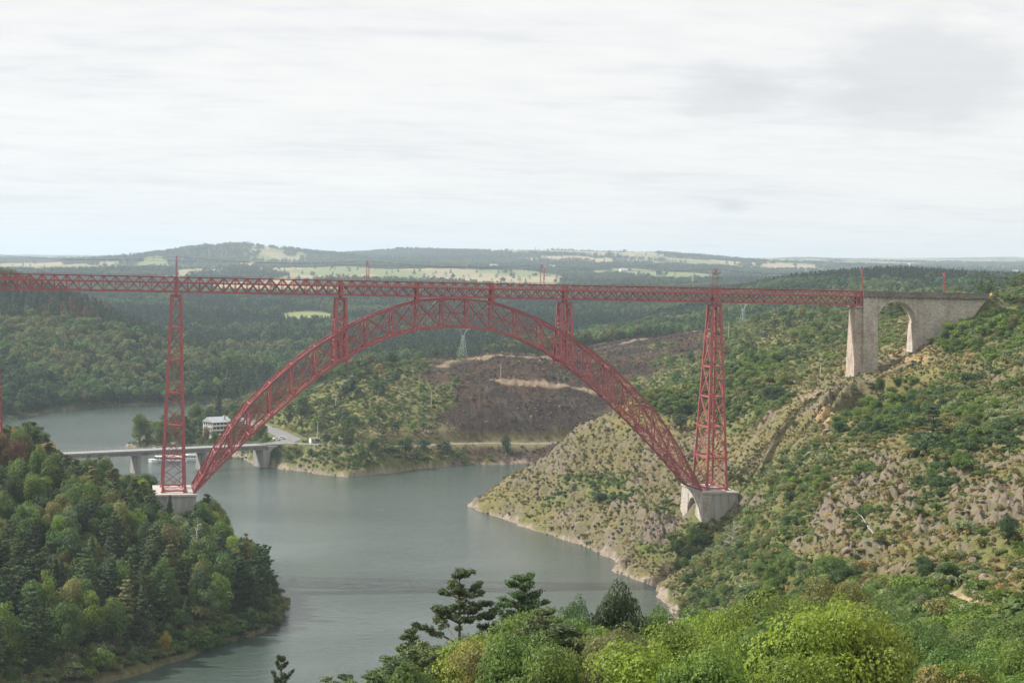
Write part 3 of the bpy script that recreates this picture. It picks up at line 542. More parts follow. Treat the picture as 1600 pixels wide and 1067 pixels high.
for s in (-1, 1):
    Y = s * HW
    m_ = MB(); m_.box(xs[0], Y - .3, ZT - .32, X1, Y + .3, ZT - .27); m_.box(xs[0], Y - .08, ZT - .27 - .25, X1, Y + .08, ZT - .32); m_.box(xs[0], Y - .3, ZT - .27, X1, Y + .3, ZT - .20)
    m_.build('top_chord', M['iron_deck'], deck)
    m_ = MB(); m_.box(xs[0], Y - .09, zb + .06, X1, Y + .09, zb + .52); m_.box(xs[0], Y - .32, zb, X1, Y + .32, zb + .06)
    m_.build('bottom_chord', M['iron'], deck)
    m_ = MB(); m_.box(xs[0], Y - .13, zmid - .2, X1, Y + .13, zmid + .2); m_.box(xs[0], Y - .33, zmid - .26, X1, Y + .33, zmid - .2)
    m_.build('rail_level_chord', M['iron'], deck)
    m_ = MB()
    for k, x in enumerate(xs): m_.box(x - .1, Y - .06 + s * .02, zb + .52, x + .1, Y + .06 + s * .02, ZT - .52)
    for a, b in zip(xs[:-1], xs[1:]):
        m_.beam((a, Y + s * .06, zb + .4), (b, Y + s * .06, ZT - .4), .07, .30, (0, 0, 1)); m_.beam((b, Y - s * .10, zb + .4), (a, Y - s * .10, ZT - .4), .07, .30, (0, 0, 1))
    for xp in (0, 51.8, 76.44, 101.08, 125.72, 177.52, X1 - .4): m_.box(xp - .45, Y - .16, zb + .53, xp + .45, Y + .16, ZT - .53)
    m_.build('lattice_web', M['iron'], deck)
    m_ = MB()   # handrail along the top and at rail level
    for x in xs: m_.box(x - .03, Y - .03 - s * .05, ZT - .2, x + .03, Y + .03 - s * .05, ZT + .12)
    m_.box(xs[0], Y - .03 - s * .05, ZT + .12, X1, Y + .03 - s * .05, ZT + .17)
    m_.build('handrail', M['iron_deck'], deck)
ZTOP = 61.2
def tower(x, zbase=0.0, name='pier', npan=6, half_t=(1.38, 2.5), half_b=(3.45, 7.6), ztop=ZTOP):
    """four battered box legs, struts and crossed bracing; legs and cap are pieces of the pier"""
    H = ztop - zbase
    hx = lambda z: half_b[0] + (half_t[0] - half_b[0]) * (z - zbase) / H
    hy = lambda z: half_b[1] + (half_t[1] - half_b[1]) * (z - zbase) / H
    br = MB(); zs = np.linspace(zbase + .6, ztop - .3, npan + 1)
    for i, z in enumerate(zs):
        a, b = hx(z), hy(z)
        for s in (-1, 1):
            br.beam((x - a, s * b, z), (x + a, s * b, z), .3, .5); br.beam((x + s * a, -b, z), (x + s * a, b, z), .3, .5)
        br.beam((x - a, -b, z), (x + a, b, z), .15, .15); br.beam((x - a, b, z), (x + a, -b, z), .15, .15)
        if i < npan:
            z1 = zs[i + 1]; a1, b1 = hx(z1), hy(z1); zm_ = (z + z1) / 2; am, bm = hx(zm_), hy(zm_)
            for s in (-1, 1):
                # narrow faces: two light crosses a panel; wide faces: one heavy cross
                for (p, q, ap, bp_, aq, bq) in ((z, zm_, a, b, am, bm), (zm_, z1, am, bm, a1, b1)):
                    br.beam((x - ap, s * bp_, p), (x + aq, s * bq, q), .1, .2); br.beam((x + ap, s * bp_, p), (x - aq, s * bq, q), .1, .2)
                br.beam((x + s * a, -b, z), (x + s * a1, b1, z1), .2, .42); br.beam((x + s * a, b, z), (x + s * a1, -b1, z1), .2, .42)
    o = br.build(name, M['iron'], via)
    for sx in (-1, 1):
        for sy in (-1, 1):
            l = MB(); p0 = (x + sx * half_b[0], sy * half_b[1], zbase); p1 = (x + sx * half_t[0], sy * half_t[1], ztop)
            l.beam(p0, p1, .72, .6, (0, 1, 0)); l.box(p0[0] - .6, p0[1] - .6, zbase - .02, p0[0] + .6, p0[1] + .6, zbase + .35); l.build('leg', M['iron'], o)
    cp = MB(); a, b = half_t[0] + .45, half_t[1] + .4; cp.box(x - a, -b, ztop, x + a, b, ztop + .32)
    for s in (-1, 1): cp.box(x - .35, s * HW - .3, ztop + .32, x + .35, s * HW + .3, zb + .0)
    cp.build('cap', M['iron_deck'], o); return o
tower(0.0); tower(177.52); tower(-56.1, 12.5)
# arch
TE = [0, .05, .15, .245, .345, .48, .56, .64, .77, .886, 1.0]; ZE = [62.1, 61.95, 61.2, 58.9, 55.6, 49.7, 45.3, 40.0, 30.4, 17.8, 0.6]
TI = [0, .05, .15, .245, .34, .42, .47, .55, .627, .77, .886, 1.0]; ZI = [52.7, 52.4, 51.6, 49.5, 46.3, 42.5, 40.1, 35.3, 29.8, 19.2, 9.8, -.2]
XC, HL = 88.76, 82.7
ze = lambda X: float(np.interp(abs(X - XC) / HL, TE, ZE)) - .35
zi = lambda X: float(np.interp(abs(X - XC) / HL, TI, ZI)) + .35
yw = lambda z: 3.14 + (10 - 3.14) * (1 - z / 62.0)
nodes = [4.1, 12.3, 20.5, 28.7, 36.9, 44.9, 52.3, 59.2, 65.6, 71.3, 76.2, 80.2, 82.7]
XN = [XC - n for n in nodes[::-1]] + [XC + n for n in nodes]
ab = MB()
for i, X in enumerate(XN):
    e, q = ze(X), zi(X)
    ab.beam((X, -yw(e), e), (X, yw(e), e), .3, .35); ab.beam((X, -yw(q), q), (X, yw(q), q), .3, .35)
    if e - q > 2:
        ab.beam((X, -yw(e), e), (X, yw(q), q), .14, .22); ab.beam((X, yw(e), e), (X, -yw(q), q), .14, .22)
    if i:
        Xp = XN[i - 1]
        for f in (ze, zi):
            p, r = f(Xp), f(X)
            Xm, zm2 = (X + Xp) / 2, (p + r) / 2; ym = (yw(p) + yw(r)) / 2; ab.beam((Xm, -ym, zm2), (Xm, ym, zm2), .12, .14)
            for s_ in (-1, 1): ab.beam((Xp, 0, p), (Xm, s_ * ym, zm2), .09, .09); ab.beam((X, 0, r), (Xm, s_ * ym, zm2), .09, .09)
            ab.beam((Xp, -yw(p), p), (X, yw(r), r), .16, .16); ab.beam((Xp, yw(p), p), (X, -yw(r), r), .16, .16)
arch = ab.build('arch', M['iron'], via)
for s in (-1, 1):
    rb_ = MB()
    for i, X in enumerate(XN):
        e, q = ze(X), zi(X)
        P = lambda Xx, z: (Xx, s * yw(z), z)
        if e - q > .8: rb_.beam(P(X, q), P(X, e), .25, .42, (1, 0, 0))
        if i:
            Xp = XN[i - 1]; ep, qp = ze(Xp), zi(Xp)
            rb_.beam(P(Xp, ep), P(X, e), .5, .62); rb_.beam(P(Xp, qp), P(X, q), .5, .62)
            rb_.beam((Xp, s * yw(ep), ep + .345), (X, s * yw(e), e + .345), .95, .07); rb_.beam((Xp, s * yw(qp), qp - .345), (X, s * yw(q), q - .345), .95, .07)
            if min(e - q, ep - qp) > .4 or True:
                rb_.beam(P(Xp, qp), P(X, e), .14, .34, (0, 0, 1)); rb_.beam((Xp, s * (yw(ep) - .22), ep), (X, s * (yw(q) - .22), q), .14, .34, (0, 0, 1))
                Xh = (X + Xp) / 2; eh, qh = (e + ep) / 2, (q + qp) / 2
                rb_.beam((Xp, s * (yw((ep + qp) / 2) - .12), (ep + qp) / 2), (Xh, s * (yw(eh) - .12), eh), .08, .16); rb_.beam((Xh, s * (yw(eh) - .12), eh), (X, s * (yw((e + q) / 2) - .12), (e + q) / 2), .08, .16)
                rb_.beam((Xp, s * (yw((ep + qp) / 2) - .12), (ep + qp) / 2), (Xh, s * (yw(qh) - .12), qh), .08, .16); rb_.beam((Xh, s * (yw(qh) - .12), qh), (X, s * (yw((e + q) / 2) - .12), (e + q) / 2), .08, .16)
                mp_, mc = (ep + qp) / 2, (e + q) / 2; rb_.beam(P(Xp, mp_), P(X, mc), .12, .2)
    rb_.build('rib', M['iron'], arch)
# lattice piers standing on the haunches, short posts at the crown
for x in (51.8, 125.72):
    lo_, hi_ = x - 1.9, x + 1.9
    tower_base = min(zi(x - 2), zi(x + 2)) + .5
    tower(x, tower_base, 'haunch_pier', 3, (1.5, 2.5), (2.0, yw(zi(x)) - .05))
for x in (76.44, 101.08):
    p = MB()
    for s in (-1, 1): p.box(x - .5, s * 2.75 - .3, ze(x) + .2, x + .5, s * 2.75 + .3, zb)
    p.box(x - .3, -2.4, ze(x) + .25, x + .3, 2.4, ze(x) + .55); p.build('crown_post', M['iron'], via)
# masonry pedestals under the iron piers
def pedestal(xa, xb, y, ztop, zbot, arch_side=0):
    p = MB(); bt = (ztop - zbot) * .045
    p.frustum((xa - bt, -y - bt, xb + bt, y + bt), (xa, -y, xb, y), zbot, ztop - .7)
    o = p.build('pedestal', M['concrete'], via)
    q = MB(); q.box(xa - .35, -y - .35, ztop - .697, xb + .35, y + .35, ztop - .03); q.build('cap_slab', M['concrete_top'], o)
    return o
pA = pedestal(-5.9, 6.6, 11.8, 0, -26)
# the right one has a blind round arch in the face that takes the thrust
xa, xb, yy = 171.6, 183.4, 11.8
p = MB(); zt_ = -.7; zlo = -24
p.frustum((xa + 1.6, -yy - 1, xb + 1, yy + 1), (xa + 1.6, -yy, xb, yy), zlo, zt_)
o = p.build('pedestal', M['concrete'], via)
q = MB(); ro, zc_ = 4.3, -7.6
for k in range(16):
    a0, a1 = math.pi * k / 16, math.pi * (k + 1) / 16
    y0, z0, y1, z1 = -ro * math.cos(a0), zc_ + ro * math.sin(a0), -ro * math.cos(a1), zc_ + ro * math.sin(a1)
    q.hexa([(xa, y0, z0), (xa + 1.597, y0, z0), (xa + 1.597, y1, z1), (xa, y1, z1), (xa, y0, zt_), (xa + 1.597, y0, zt_), (xa + 1.597, y1, zt_), (xa, y1, zt_)])
for s in (-1, 1):
    ya, yb = sorted((s * ro, s * yy)); ya2, yb2 = sorted((s * ro, s * (yy + 1.0)))
    q.hexa([(xa - 1, ya2, zlo), (xa + 1.597, ya2, zlo), (xa + 1.597, yb2, zlo), (xa - 1, yb2, zlo), (xa, ya, zt_), (xa + 1.597, ya, zt_), (xa + 1.597, yb, zt_), (xa, yb, zt_)])
q.build('arched_facing', M['granite'], o)
q = MB(); q.box(xa - .35, -yy - .35, -.697, xb + .35, yy + .35, -.03); q.build('cap_slab', M['concrete_top'], o)
p = MB(); p.frustum((-59.5, -9.5, -51, 9.5), (-59.2, -9, -51.6, 9), -12, 11.8); o3 = p.build('pedestal', M['concrete'], via)
q = MB(); q.box(-59.6, -9.3, 11.803, -51.2, 9.3, 12.47); q.build('cap_slab', M['concrete_top'], o3)
# masonry approach: deck-bearing pier, arch, solid wing wall running into the slope
AX0, AX1, AXC, ARR = 234.6, 249.2, 241.9, 7.3
zsp = 56.4; ztp = 65.3
n_ = 22; arc = [(AXC - ARR * math.cos(math.pi * k / n_), zsp + ARR * math.sin(math.pi * k / n_)) for k in range(n_ + 1)]
m_ = MB()
for k in range(n_):
    (x0, z0), (x1, z1) = arc[k], arc[k + 1]
    m_.hexa([(x0, -2.8, z0), (x1, -2.8, z1), (x1, 2.8, z1), (x0, 2.8, z0), (x0, -2.8, ztp), (x1, -2.8, ztp), (x1, 2.8, ztp), (x0, 2.8, ztp)])
wall_out = [(AX1 + .0, 38), (AX1 + 1.6, 38), (256, 42), (262, 48), (268, 54), (275.0, 60), (275.0, ztp), (AX1, ztp)]
m_.prism(wall_out, -2.8, 2.8)
ab_ = m_.build('masonry_span', M['stone'], via)
m_ = MB(); m_.frustum((229.9, -4.9, 235.2, 4.9), (229.5, -3.15, 234.597, 3.15), 28, ztp); m_.build('main_pier', M['stone'], ab_)
m_ = MB(); m_.frustum((226.5, -4.2, 230.0, 4.2), (226.8, -2.5, 229.45, 2.5), 28, zb - .75); m_.build('bearing_pier', M['stone_warm'], ab_)
m_ = MB(); m_.box(226.6, -3.3, zb - .747, 229.4, 3.3, zb - .25)
for s in (-1, 1): m_.box(227.4, s * 2.5 - .4, zb - .247, 228.6, s * 2.5 + .4, zb)
m_.build('bearing_slab', M['stone_warm'], ab_)
m_ = MB(); m_.frustum((AX1 - 1.0, -3.5, AX1 + 1.3, 3.5), (AX1 - .3, -2.9, AX1 + 1.0, 2.9), 38, zsp); m_.build('springing_pilaster', M['stone'], ab_)
m_ = MB()
for k in range(n_):
    (x0, z0), (x1, z1) = arc[k], arc[k + 1]; g_ = 1.12
    X0_, Z0_, X1_, Z1_ = AXC + (x0 - AXC) * g_, zsp + (z0 - zsp) * g_, AXC + (x1 - AXC) * g_, zsp + (z1 - zsp) * g_
    for ya, yb in ((-2.9, -2.803),):
        m_.hexa([(x0, ya, z0), (x1, ya, z1), (x1, yb, z1), (x0, yb, z0), (X0_, ya, Z0_), (X1_, ya, Z1_), (X1_, yb, Z1_), (X0_, yb, Z0_)])
m_.build('arch_ring', M['stone'], ab_)
m_ = MB()
m_.box(229.3, -3.75, ztp + .003, 275.6, 3.75, ztp + .35)
for s in (-1, 1): m_.box(229.3, s * 3.3 - .3, ztp + .353, 275.6, s * 3.3 + .3, ztp + 1.6); m_.box(229.2, s * 3.3 - .38, ztp + 1.603, 275.7, s * 3.3 + .38, ztp + 1.8)
for x in np.arange(230.2, 275, 1.6):
    for s in (-1, 1): m_.box(x - .22, min(s * 3.153, s * 3.7), ztp - .5, x + .22, max(s * 3.153, s * 3.7), ztp + .0)
m_.build('parapet', M['stone_dark'], ab_)
# track ballast and rails beyond the stone end
strip('railway_bank', TRK, 2.4, mat('ballast', (.2, .14, .105), .95, .3, 3), .05)

# masts and wire
def portal(x, label):
    m_ = MB(); pts = []
    for k in range(13):
        a = math.pi * k / 12; pts.append((x, -2.55 * math.cos(a), ZT + 4.4 + 1.9 * math.sin(a)))
    pts = [(x, -2.55, ZT - .18)] + pts + [(x, 2.55, ZT - .18)]
    for a, b in zip(pts[:-1], pts[1:]):
        m_.beam((x - .16, a[1], a[2]), (x - .16, b[1], b[2]), .07, .07); m_.beam((x + .16, a[1], a[2]), (x + .16, b[1], b[2]), .07, .07)
        m_.beam((x - .16, a[1], a[2]), (x + .16, b[1], b[2]), .05, .05)
    for s in (-1, 1):
        for k in range(8): z = ZT + .1 + k * .55; m_.beam((x - .16, s * 2.55, z), (x + .16, s * 2.55, z + .5), .05, .05)
    o = empty('catenary_portal', (0, 0, 0)); m_.build('hoop', M['iron'], o)
    h = MB(); h.tube([(x, 0, ZT + 6.2), (x, 0, ZT + 5.2)], .06, 5); h.beam((x, -.9, ZT + 5.25), (x, .9, ZT + 5.25), .06, .06); h.build('hanger', M['dark'], o)
    return tag(o, label, 'overhead line portal', 'round topped portals carrying the overhead line')
portal(0.0, 'round topped red portal on the deck above the tall left pier')
portal(60.4, 'round topped red portal just right of the left haunch pier')
portal(118.0, 'round topped red portal just left of the right haunch pier')
portal(177.5, 'round topped red portal on the deck above the tall right pier')
def lat_mast(x, y, z0, H, label):
    o = empty('catenary_mast', (x, y, z0)); m_ = MB()
    for sx in (-1, 1):
        for sy in (-1, 1): m_.beam((sx * .22, sy * .22, 0), (sx * .16, sy * .16, H), .07, .07)
    for k in range(int(H / .5)):
        z = k * .5; s = 1 if k % 2 else -1
        for q in (-1, 1): m_.beam((-s * .2, q * .2, z), (s * .2, q * .2, z + .5), .05, .05); m_.beam((q * .2, -s * .2, z), (q * .2, s * .2, z + .5), .05, .05)
    m_.build('lattice_post', M['iron'], o)
    a = MB(); a.beam((0, 0, H - .6), (.3, 3.0, H - .2), .08, .08); a.beam((0, 0, H - 1.9), (.3, 2.6, H - .3), .07, .07); a.beam((0, 0, H - .2), (1.3, .3, H - .9), .06, .06); a.build('bracket', M['iron'], o)
    return tag(o, label, 'overhead line mast', 'red lattice masts of the overhead line')
lat_mast(228.9, -3.0, ZT - .18, 7.4, 'red lattice mast where the iron deck meets the stone span')
lat_mast(258.9, -3.3, ztp + 1.8, 7.0, 'red lattice mast standing on the stone parapet')
wp = [(-55.5, 5.5), (0, 6.1), (60.4, 6.1), (118, 6.1), (177.5, 6.1), (228.9, 6.3), (258.9, 7.0), (300, 6.0)]; m_ = MB()
for (xa_, za), (xb_, zb_) in zip(wp[:-1], wp[1:]):
    P = []
    for k in range(13):
        s = k / 12; P.append((xa_ + (xb_ - xa_) * s, 0, ZT + za + (zb_ - za) * s - 4 * 1.3 * s * (1 - s)))
    m_.tube(P, .025, 4, False)
    m_.tube([(xa_, .0, ZT + za - 1.35), (xb_, .0, ZT + zb_ - 1.35)], .018, 4, False)
tag(m_.build('overhead_wire', M['dark']), 'thin dark overhead wire sagging between the portals above the viaduct deck', 'wire')

# ---------------------------------------------------------------- road bridge over the lake
ba, bb = at_z(-60, 795, -17.0), at_z(412, 884, -17.2)
bd = (bb - ba); BL = np.linalg.norm(bd[:2]); brz = math.atan2(bd[1], bd[0])
rbr = tag(empty('road_bridge', (ba[0], ba[1], 0), brz), 'low grey concrete road bridge on slab piers crossing the lake behind the viaduct', 'bridge')
zr = -17.1
m_ = MB(); m_.box(0, -4.2, zr - .35, BL, 4.2, zr); m_.box(0, -4.6, zr - .75, BL, -4.203, zr + .12); m_.box(0, 4.203, zr - .75, BL, 4.6, zr + .12)
dkb = m_.build('deck', M['bridge_top'], rbr)
for y in (-3.6, -1.2, 1.2, 3.6):
    m_ = MB(); m_.box(0, y - .25, zr - 2.3, BL, y + .25, zr - .353); m_.build('girder', M['bridge_concrete'], rbr)
for s in (-1, 1):
    m_ = MB(); m_.box(0, s * 4.4 - .04, zr + 1.0, BL, s * 4.4 + .04, zr + 1.07); m_.box(0, s * 4.4 - .03, zr + .55, BL, s * 4.4 + .03, zr + .6)
    for x in np.arange(.5, BL, 1.6): m_.box(x - .04, s * 4.4 - .04, zr + .12, x + .04, s * 4.4 + .04, zr + 1.0)
    m_.build('railing', M['roofmetal'], rbr)
def along(px):   # distance along the bridge seen at a photo column
    t_ = np.linspace(0, 1, 400); q = ba[None] + bd[None] * t_[:, None]; X_, _, _ = proj(q); return float(np.interp(px, X_, t_ * BL))
for px in (-5, 104, 212, 315):
    x = along(px); m_ = MB(); m_.frustum((x - 1.1, -4.4, x + 1.1, 4.4), (x - .9, -3.9, x + .9, 3.9), -40, zr - 2.8)
    m_.box(x - 1.3, -4.5, zr - 2.8 + .003, x + 1.3, 4.5, zr - 2.303); m_.build('pier', M['bridge_concrete'], rbr)
m_ = MB(); m_.box(BL - 3, -5.2, -34, BL + 6, 5.2, zr - 2.303); m_.box(BL - .5, -5.2, zr - 2.3, BL + 6, 5.2, zr - .36); m_.build('abutment', M['bridge_concrete'], rbr)

# ---------------------------------------------------------------- tour boat
def tour_boat(px, d, L, rz, label, blue):
    P = at_z(px, d, WATER); o = tag(empty('tour_boat', tuple(P), rz), label, 'boat', 'tour boats moored by the road bridge')
    h = MB(); st = [(0, 0.0), (.05, .75), (.15, 1), (.75, 1), (.9, .7), (1, .08)]; V = []
    for t_, wd in st:
        x = (t_ - .5) * L; V += [(x, -2.3 * wd, 1.15 + .5 * t_ ** 3), (x, -1.9 * wd, -.4), (x, 1.9 * wd, -.4), (x, 2.3 * wd, 1.15 + .5 * t_ ** 3)]
    F = []
    for i in range(len(st) - 1):
        a = i * 4
        for k in range(4): F.append((a + k, a + (k + 1) % 4, a + 4 + (k + 1) % 4, a + 4 + k))
    F += [(0, 3, 2, 1), tuple(len(V) - 4 + k for k in range(4))]; h.add(V, F); hl_ = h.build('hull', M['white'], o)
    if blue: s = MB(); s.box(-L * .36, -2.33, .35, L * .26, -2.28, .85); s.box(-L * .36, 2.28, .35, L * .26, 2.33, .85); s.build('stripe', M['blue'], hl_)
    s = MB(); s.box(-L * .38, -1.9, 1.2, L * .30, 1.9, 2.9); s.box(-L * .36, -1.95, 2.903, L * .33, 1.95, 3.05)
    cbn = s.build('cabin', M['white'], o)
    for sy in (-1, 1):
        k = 0
        for x in np.arange(-L * .36, L * .28, 1.35):
            w_ = MB(); w_.box(x, sy * 1.9 - .02 if sy < 0 else 1.902, 1.75, x + 1.0, -1.902 if sy < 0 else 1.92, 2.55); w_.build('window', M['glass'], cbn)
    r = MB(); r.box(-L * .12, -1.0, 3.053, L * .12, 1.0, 4.3); r.box(-L * .14, -1.1, 4.303, L * .14, 1.1, 4.4); r.build('wheelhouse', M['white'], o)
    q = MB()
    for x in np.linspace(-L * .35, L * .3, 9):
        for sy in (-1, 1): q.tube([(x, sy * 1.85, 3.05), (x, sy * 1.85, 3.9)], .04, 4)
    for sy in (-1, 1): q.tube([(-L * .35, sy * 1.85, 3.9), (L * .3, sy * 1.85, 3.9)], .04, 4)
    q.build('railing', M['white'], o); return o
tour_boat(262, 893, 19, 3.0, 'blue striped white tour boat seen through the foot of the left iron pier', True)
tour_boat(300, 903, 16, -.15, 'white tour boat with a row of dark windows beside the bridge pier', False)

# ---------------------------------------------------------------- lakeside hotel
P = at_z(339, 945, -17); hz_ = float(hgt(P[0], P[1])[0]); P[2] = max(hz_, -18.5) - .3
ho = tag(empty('hotel', tuple(P), .55), 'pale lakeside hotel with a light grey metal roof and rows of balconies', 'building'); ho.scale = (.74, .74, .74)
m_ = MB(); m_.box(-8, -6, -2, 8, 6, 9.5); wl = m_.build('wall', M['plaster'], ho)
m_ = MB(); m_.hexa([(-8.6, -6.7, 9.503), (8.6, -6.7, 9.503), (8.6, 6.7, 9.503), (-8.6, 6.7, 9.503), (-8.6, -.2, 13.0), (8.6, -.2, 13.0), (8.6, .2, 13.0), (-8.6, .2, 13.0)]); rf = m_.build('roof', M['roofmetal'], ho)
m_ = MB(); m_.box(3.2, -3.8, 11.0, 4.4, -2.6, 14.0); m_.build('chimney', M['plaster'], rf)
for fl in range(3):
    z = .6 + fl * 3.1
    for k in range(5):
        x = -7.2 + k * 3.1; w_ = MB(); w_.box(x, -6.04, z + .4, x + 2.0, -6.003, z + 2.3); w_.build('window', M['glass'], ho)
    for k in range(4):
        y = -5.2 + k * 2.8; w_ = MB(); w_.box(-8.04, y, z + .5, -8.003, y + 1.5, z + 2.1); w_.build('window', M['glass'], ho)
    w_ = MB(); w_.box(-7.8, -7.3, z - .1, 7.8, -6.05, z + .08); w_.box(-7.8, -7.3, z + .083, 7.8, -7.22, z + 1.0); w_.build('balcony', M['white'], ho)

# ---------------------------------------------------------------- cars
def car(px, d, rz, paint, label):
    P = at_z(px, d, -17.2); P[2] = float(seg_dist(np.array([P[0]]), np.array([P[1]]), ROAD if px > 450 else SIDE)[1][0]) + .07
    o = tag(empty('parked_car', tuple(P), rz), label, 'car', 'cars by the lakeside road')
    prof = [(-2.1, .35), (2.15, .35), (2.2, .75), (1.9, .95), (1.15, 1.0), (.5, 1.42), (-1.1, 1.46), (-1.85, 1.05), (-2.15, .95)]
    m_ = MB(); m_.prism(prof, -.85, .85); b_ = m_.build('body', paint, o)
    m_ = MB(); m_.hexa([(-1.65, -.865, 1.0), (.95, -.865, 1.0), (.95, .865, 1.0), (-1.65, .865, 1.0), (-1.1, -.86, 1.38), (.45, -.86, 1.38), (.45, .86, 1.38), (-1.1, .86, 1.38)]); m_.build('window', M['glass'], o)
    for x in (-1.35, 1.35):
        for s in (-1, 1): m_ = MB(); m_.tube([(x, s * .88, .33), (x, s * .68, .33)], .33, 12); m_.build('wheel', M['dark'], o)
    for s in (-1, 1): m_ = MB(); m_.box(2.16, s * .6 - .15, .62, 2.21, s * .6 + .15, .76); m_.build('headlight', M['white'], o)
car(563, 892, 1.1 * 0 + math.atan2(ROAD[4][1] - ROAD[3][1], ROAD[4][0] - ROAD[3][0]) + math.pi, M['cardark'], 'dark car parked on the road behind the lone roadside tree')
car(432, 905, .2, M['carwhite'], 'white car parked in the car park, nearest the bridge')
car(440, 912, 2.9, M['carwhite'], 'silver car standing just right of the white parked car')
# kiosk
P = at_z(490, 905, -17); P[2] = float(hgt(P[0], P[1])[0]) - .1
ki = tag(empty('kiosk', tuple(P), .3), 'small white kiosk with a flat roof at the junction by the car park', 'kiosk')
m_ = MB(); m_.box(-2, -1.2, 0, 2, 1.2, 2.6); m_.build('wall', M['white'], ki)
m_ = MB(); m_.box(-2.2, -1.4, 2.603, 2.2, 1.4, 2.8); m_.build('roof', M['roofmetal'], ki)
m_ = MB(); m_.box(-1.2, -1.23, .2, -.4, -1.203, 2.1); m_.build('door', M['dark'], ki)
m_ = MB(); m_.box(.3, -1.23, 1.1, 1.5, -1.203, 2.0); m_.build('window', M['glass'], ki)
# power pylons
def pylon(px, d, H, label, rz=.4):
    P = at_z(px, d, 0); P[2] = float(hgt(P[0], P[1])[0]) - .3; o = tag(empty('power_pylon', tuple(P), rz), label, 'pylon', 'pale lattice power pylons'); m_ = MB()
    hw = lambda z: 2.0 - 1.3 * min(z / (H * .72), 1)
    zs = np.linspace(0, H * .8, 8)
    for i in range(7):
        a, b = hw(zs[i]), hw(zs[i + 1])
        for sx, sy in ((-1, -1), (1, -1), (1, 1), (-1, 1)): m_.beam((sx * a, sy * a, zs[i]), (sx * b, sy * b, zs[i + 1]), .085, .085)
        for s in (-1, 1):
            m_.beam((-a, s * a, zs[i]), (b, s * b, zs[i + 1]), .06, .06); m_.beam((a, s * a, zs[i]), (-b, s * b, zs[i + 1]), .06, .06); m_.beam((s * a, -a, zs[i]), (s * b, b, zs[i + 1]), .06, .06)
    z = H * .8
    for s in (-1, 1): m_.beam((s * .7, 0, z), (s * 2.6, 0, H), .16, .16); m_.beam((s * 1.0, 0, H * .88), (s * 2.3, 0, H * .93), .1, .1)
    m_.build('lattice_mast', M['pylon'], o)
    c_ = MB(); c_.beam((-5.2, 0, H), (5.2, 0, H), .18, .2); c_.beam((-5.2, 0, H), (-1.6, 0, H * .93), .12, .12); c_.beam((5.2, 0, H), (1.6, 0, H * .93), .12, .12); c_.build('crossarm', M['pylon'], o)
    for x in (-5, 0, 5): i_ = MB(); i_.tube([(x, 0, H - .1), (x, 0, H - 1.6)], .09, 6); i_.build('insulator', M['glass'], o)
pylon(722, 1085, 17.5, 'pale green lattice pylon on the crest of the burnt hill under the arch')
pylon(1158, 1230, 17, 'pale lattice pylon among trees just right of the tall right pier')
def wood_pole(px, py, d, H, label, m='pole'):
    P = unproj(px, py, d); P[2] = float(hgt(P[0], P[1])[0]) - .3; o = tag(empty('utility_pole', tuple(P)), label, 'pole', 'wooden poles on the hillside')
    a = MB(); a.tube([(0, 0, 0), (0, 0, H)], [.26, .18], 7); a.build('post', M[m], o); a = MB(); a.beam((-.9, 0, H - .5), (.9, 0, H - .5), .16, .16); a.build('crossarm', M[m], o)
wood_pole(674, 622, 955, 9.5, 'pale wooden pole on the green slope under the arch')
wood_pole(782, 600, 1005, 8.5, 'wooden pole beside the bare track on the burnt hill')
wood_pole(1138, 538, 1080, 10, 'pale pole right of the tall right pier on the burnt slope edge')
wood_pole(524, 655, 950, 9.5, 'wooden pole between the trees above the junction')
wood_pole(496, 688, 905, 11, 'pale pole standing next to the white kiosk')
wood_pole(1282, 585, 660, 6.0, 'slim pole on the slope left of the stone pier')
# far mast
P = at_z(1419, 3200, 0); P[2] = float(hgt(P[0], P[1])[0]); o = tag(empty('telecom_mast', tuple(P)), 'slender telecom mast rising above the trees behind the stone span', 'mast')
a = MB(); a.tube([(0, 0, 0), (0, 0, 40)], [1.0, .6], 6); a.build('post', M['pole'], o)
a = MB()
for k in range(3): an = k * 2.1; a.box(1.4 * math.cos(an) - .5, 1.4 * math.sin(an) - .5, 35, 1.4 * math.cos(an) + .5, 1.4 * math.sin(an) + .5, 39)
a.build('antenna', M['white'], o)
# small yellow track machine on the line
P = unproj(1551, 462, 628); P[2] = 65.9; o = tag(empty('track_machine', tuple(P), .4), 'small yellow track machine on the line past the stone wall', 'rail vehicle'); o.scale = (.6, .6, .6)
a = MB(); a.box(-1.6, -1, .5, 1.6, 1, 1.1); a.box(-1.5, -.9, 1.103, -.2, .9, 2.3); a.build('body', M['yellow'], o)
a = MB(); a.box(-1.3, -.93, 1.5, -.45, -.903, 2.1); a.build('window', M['glass'], o)
for x in (-1.1, 1.1):
    a = MB(); a.tube([(x, -.95, .35), (x, -.75, .35)], .35, 10); a.build('wheel', M['dark'], o)
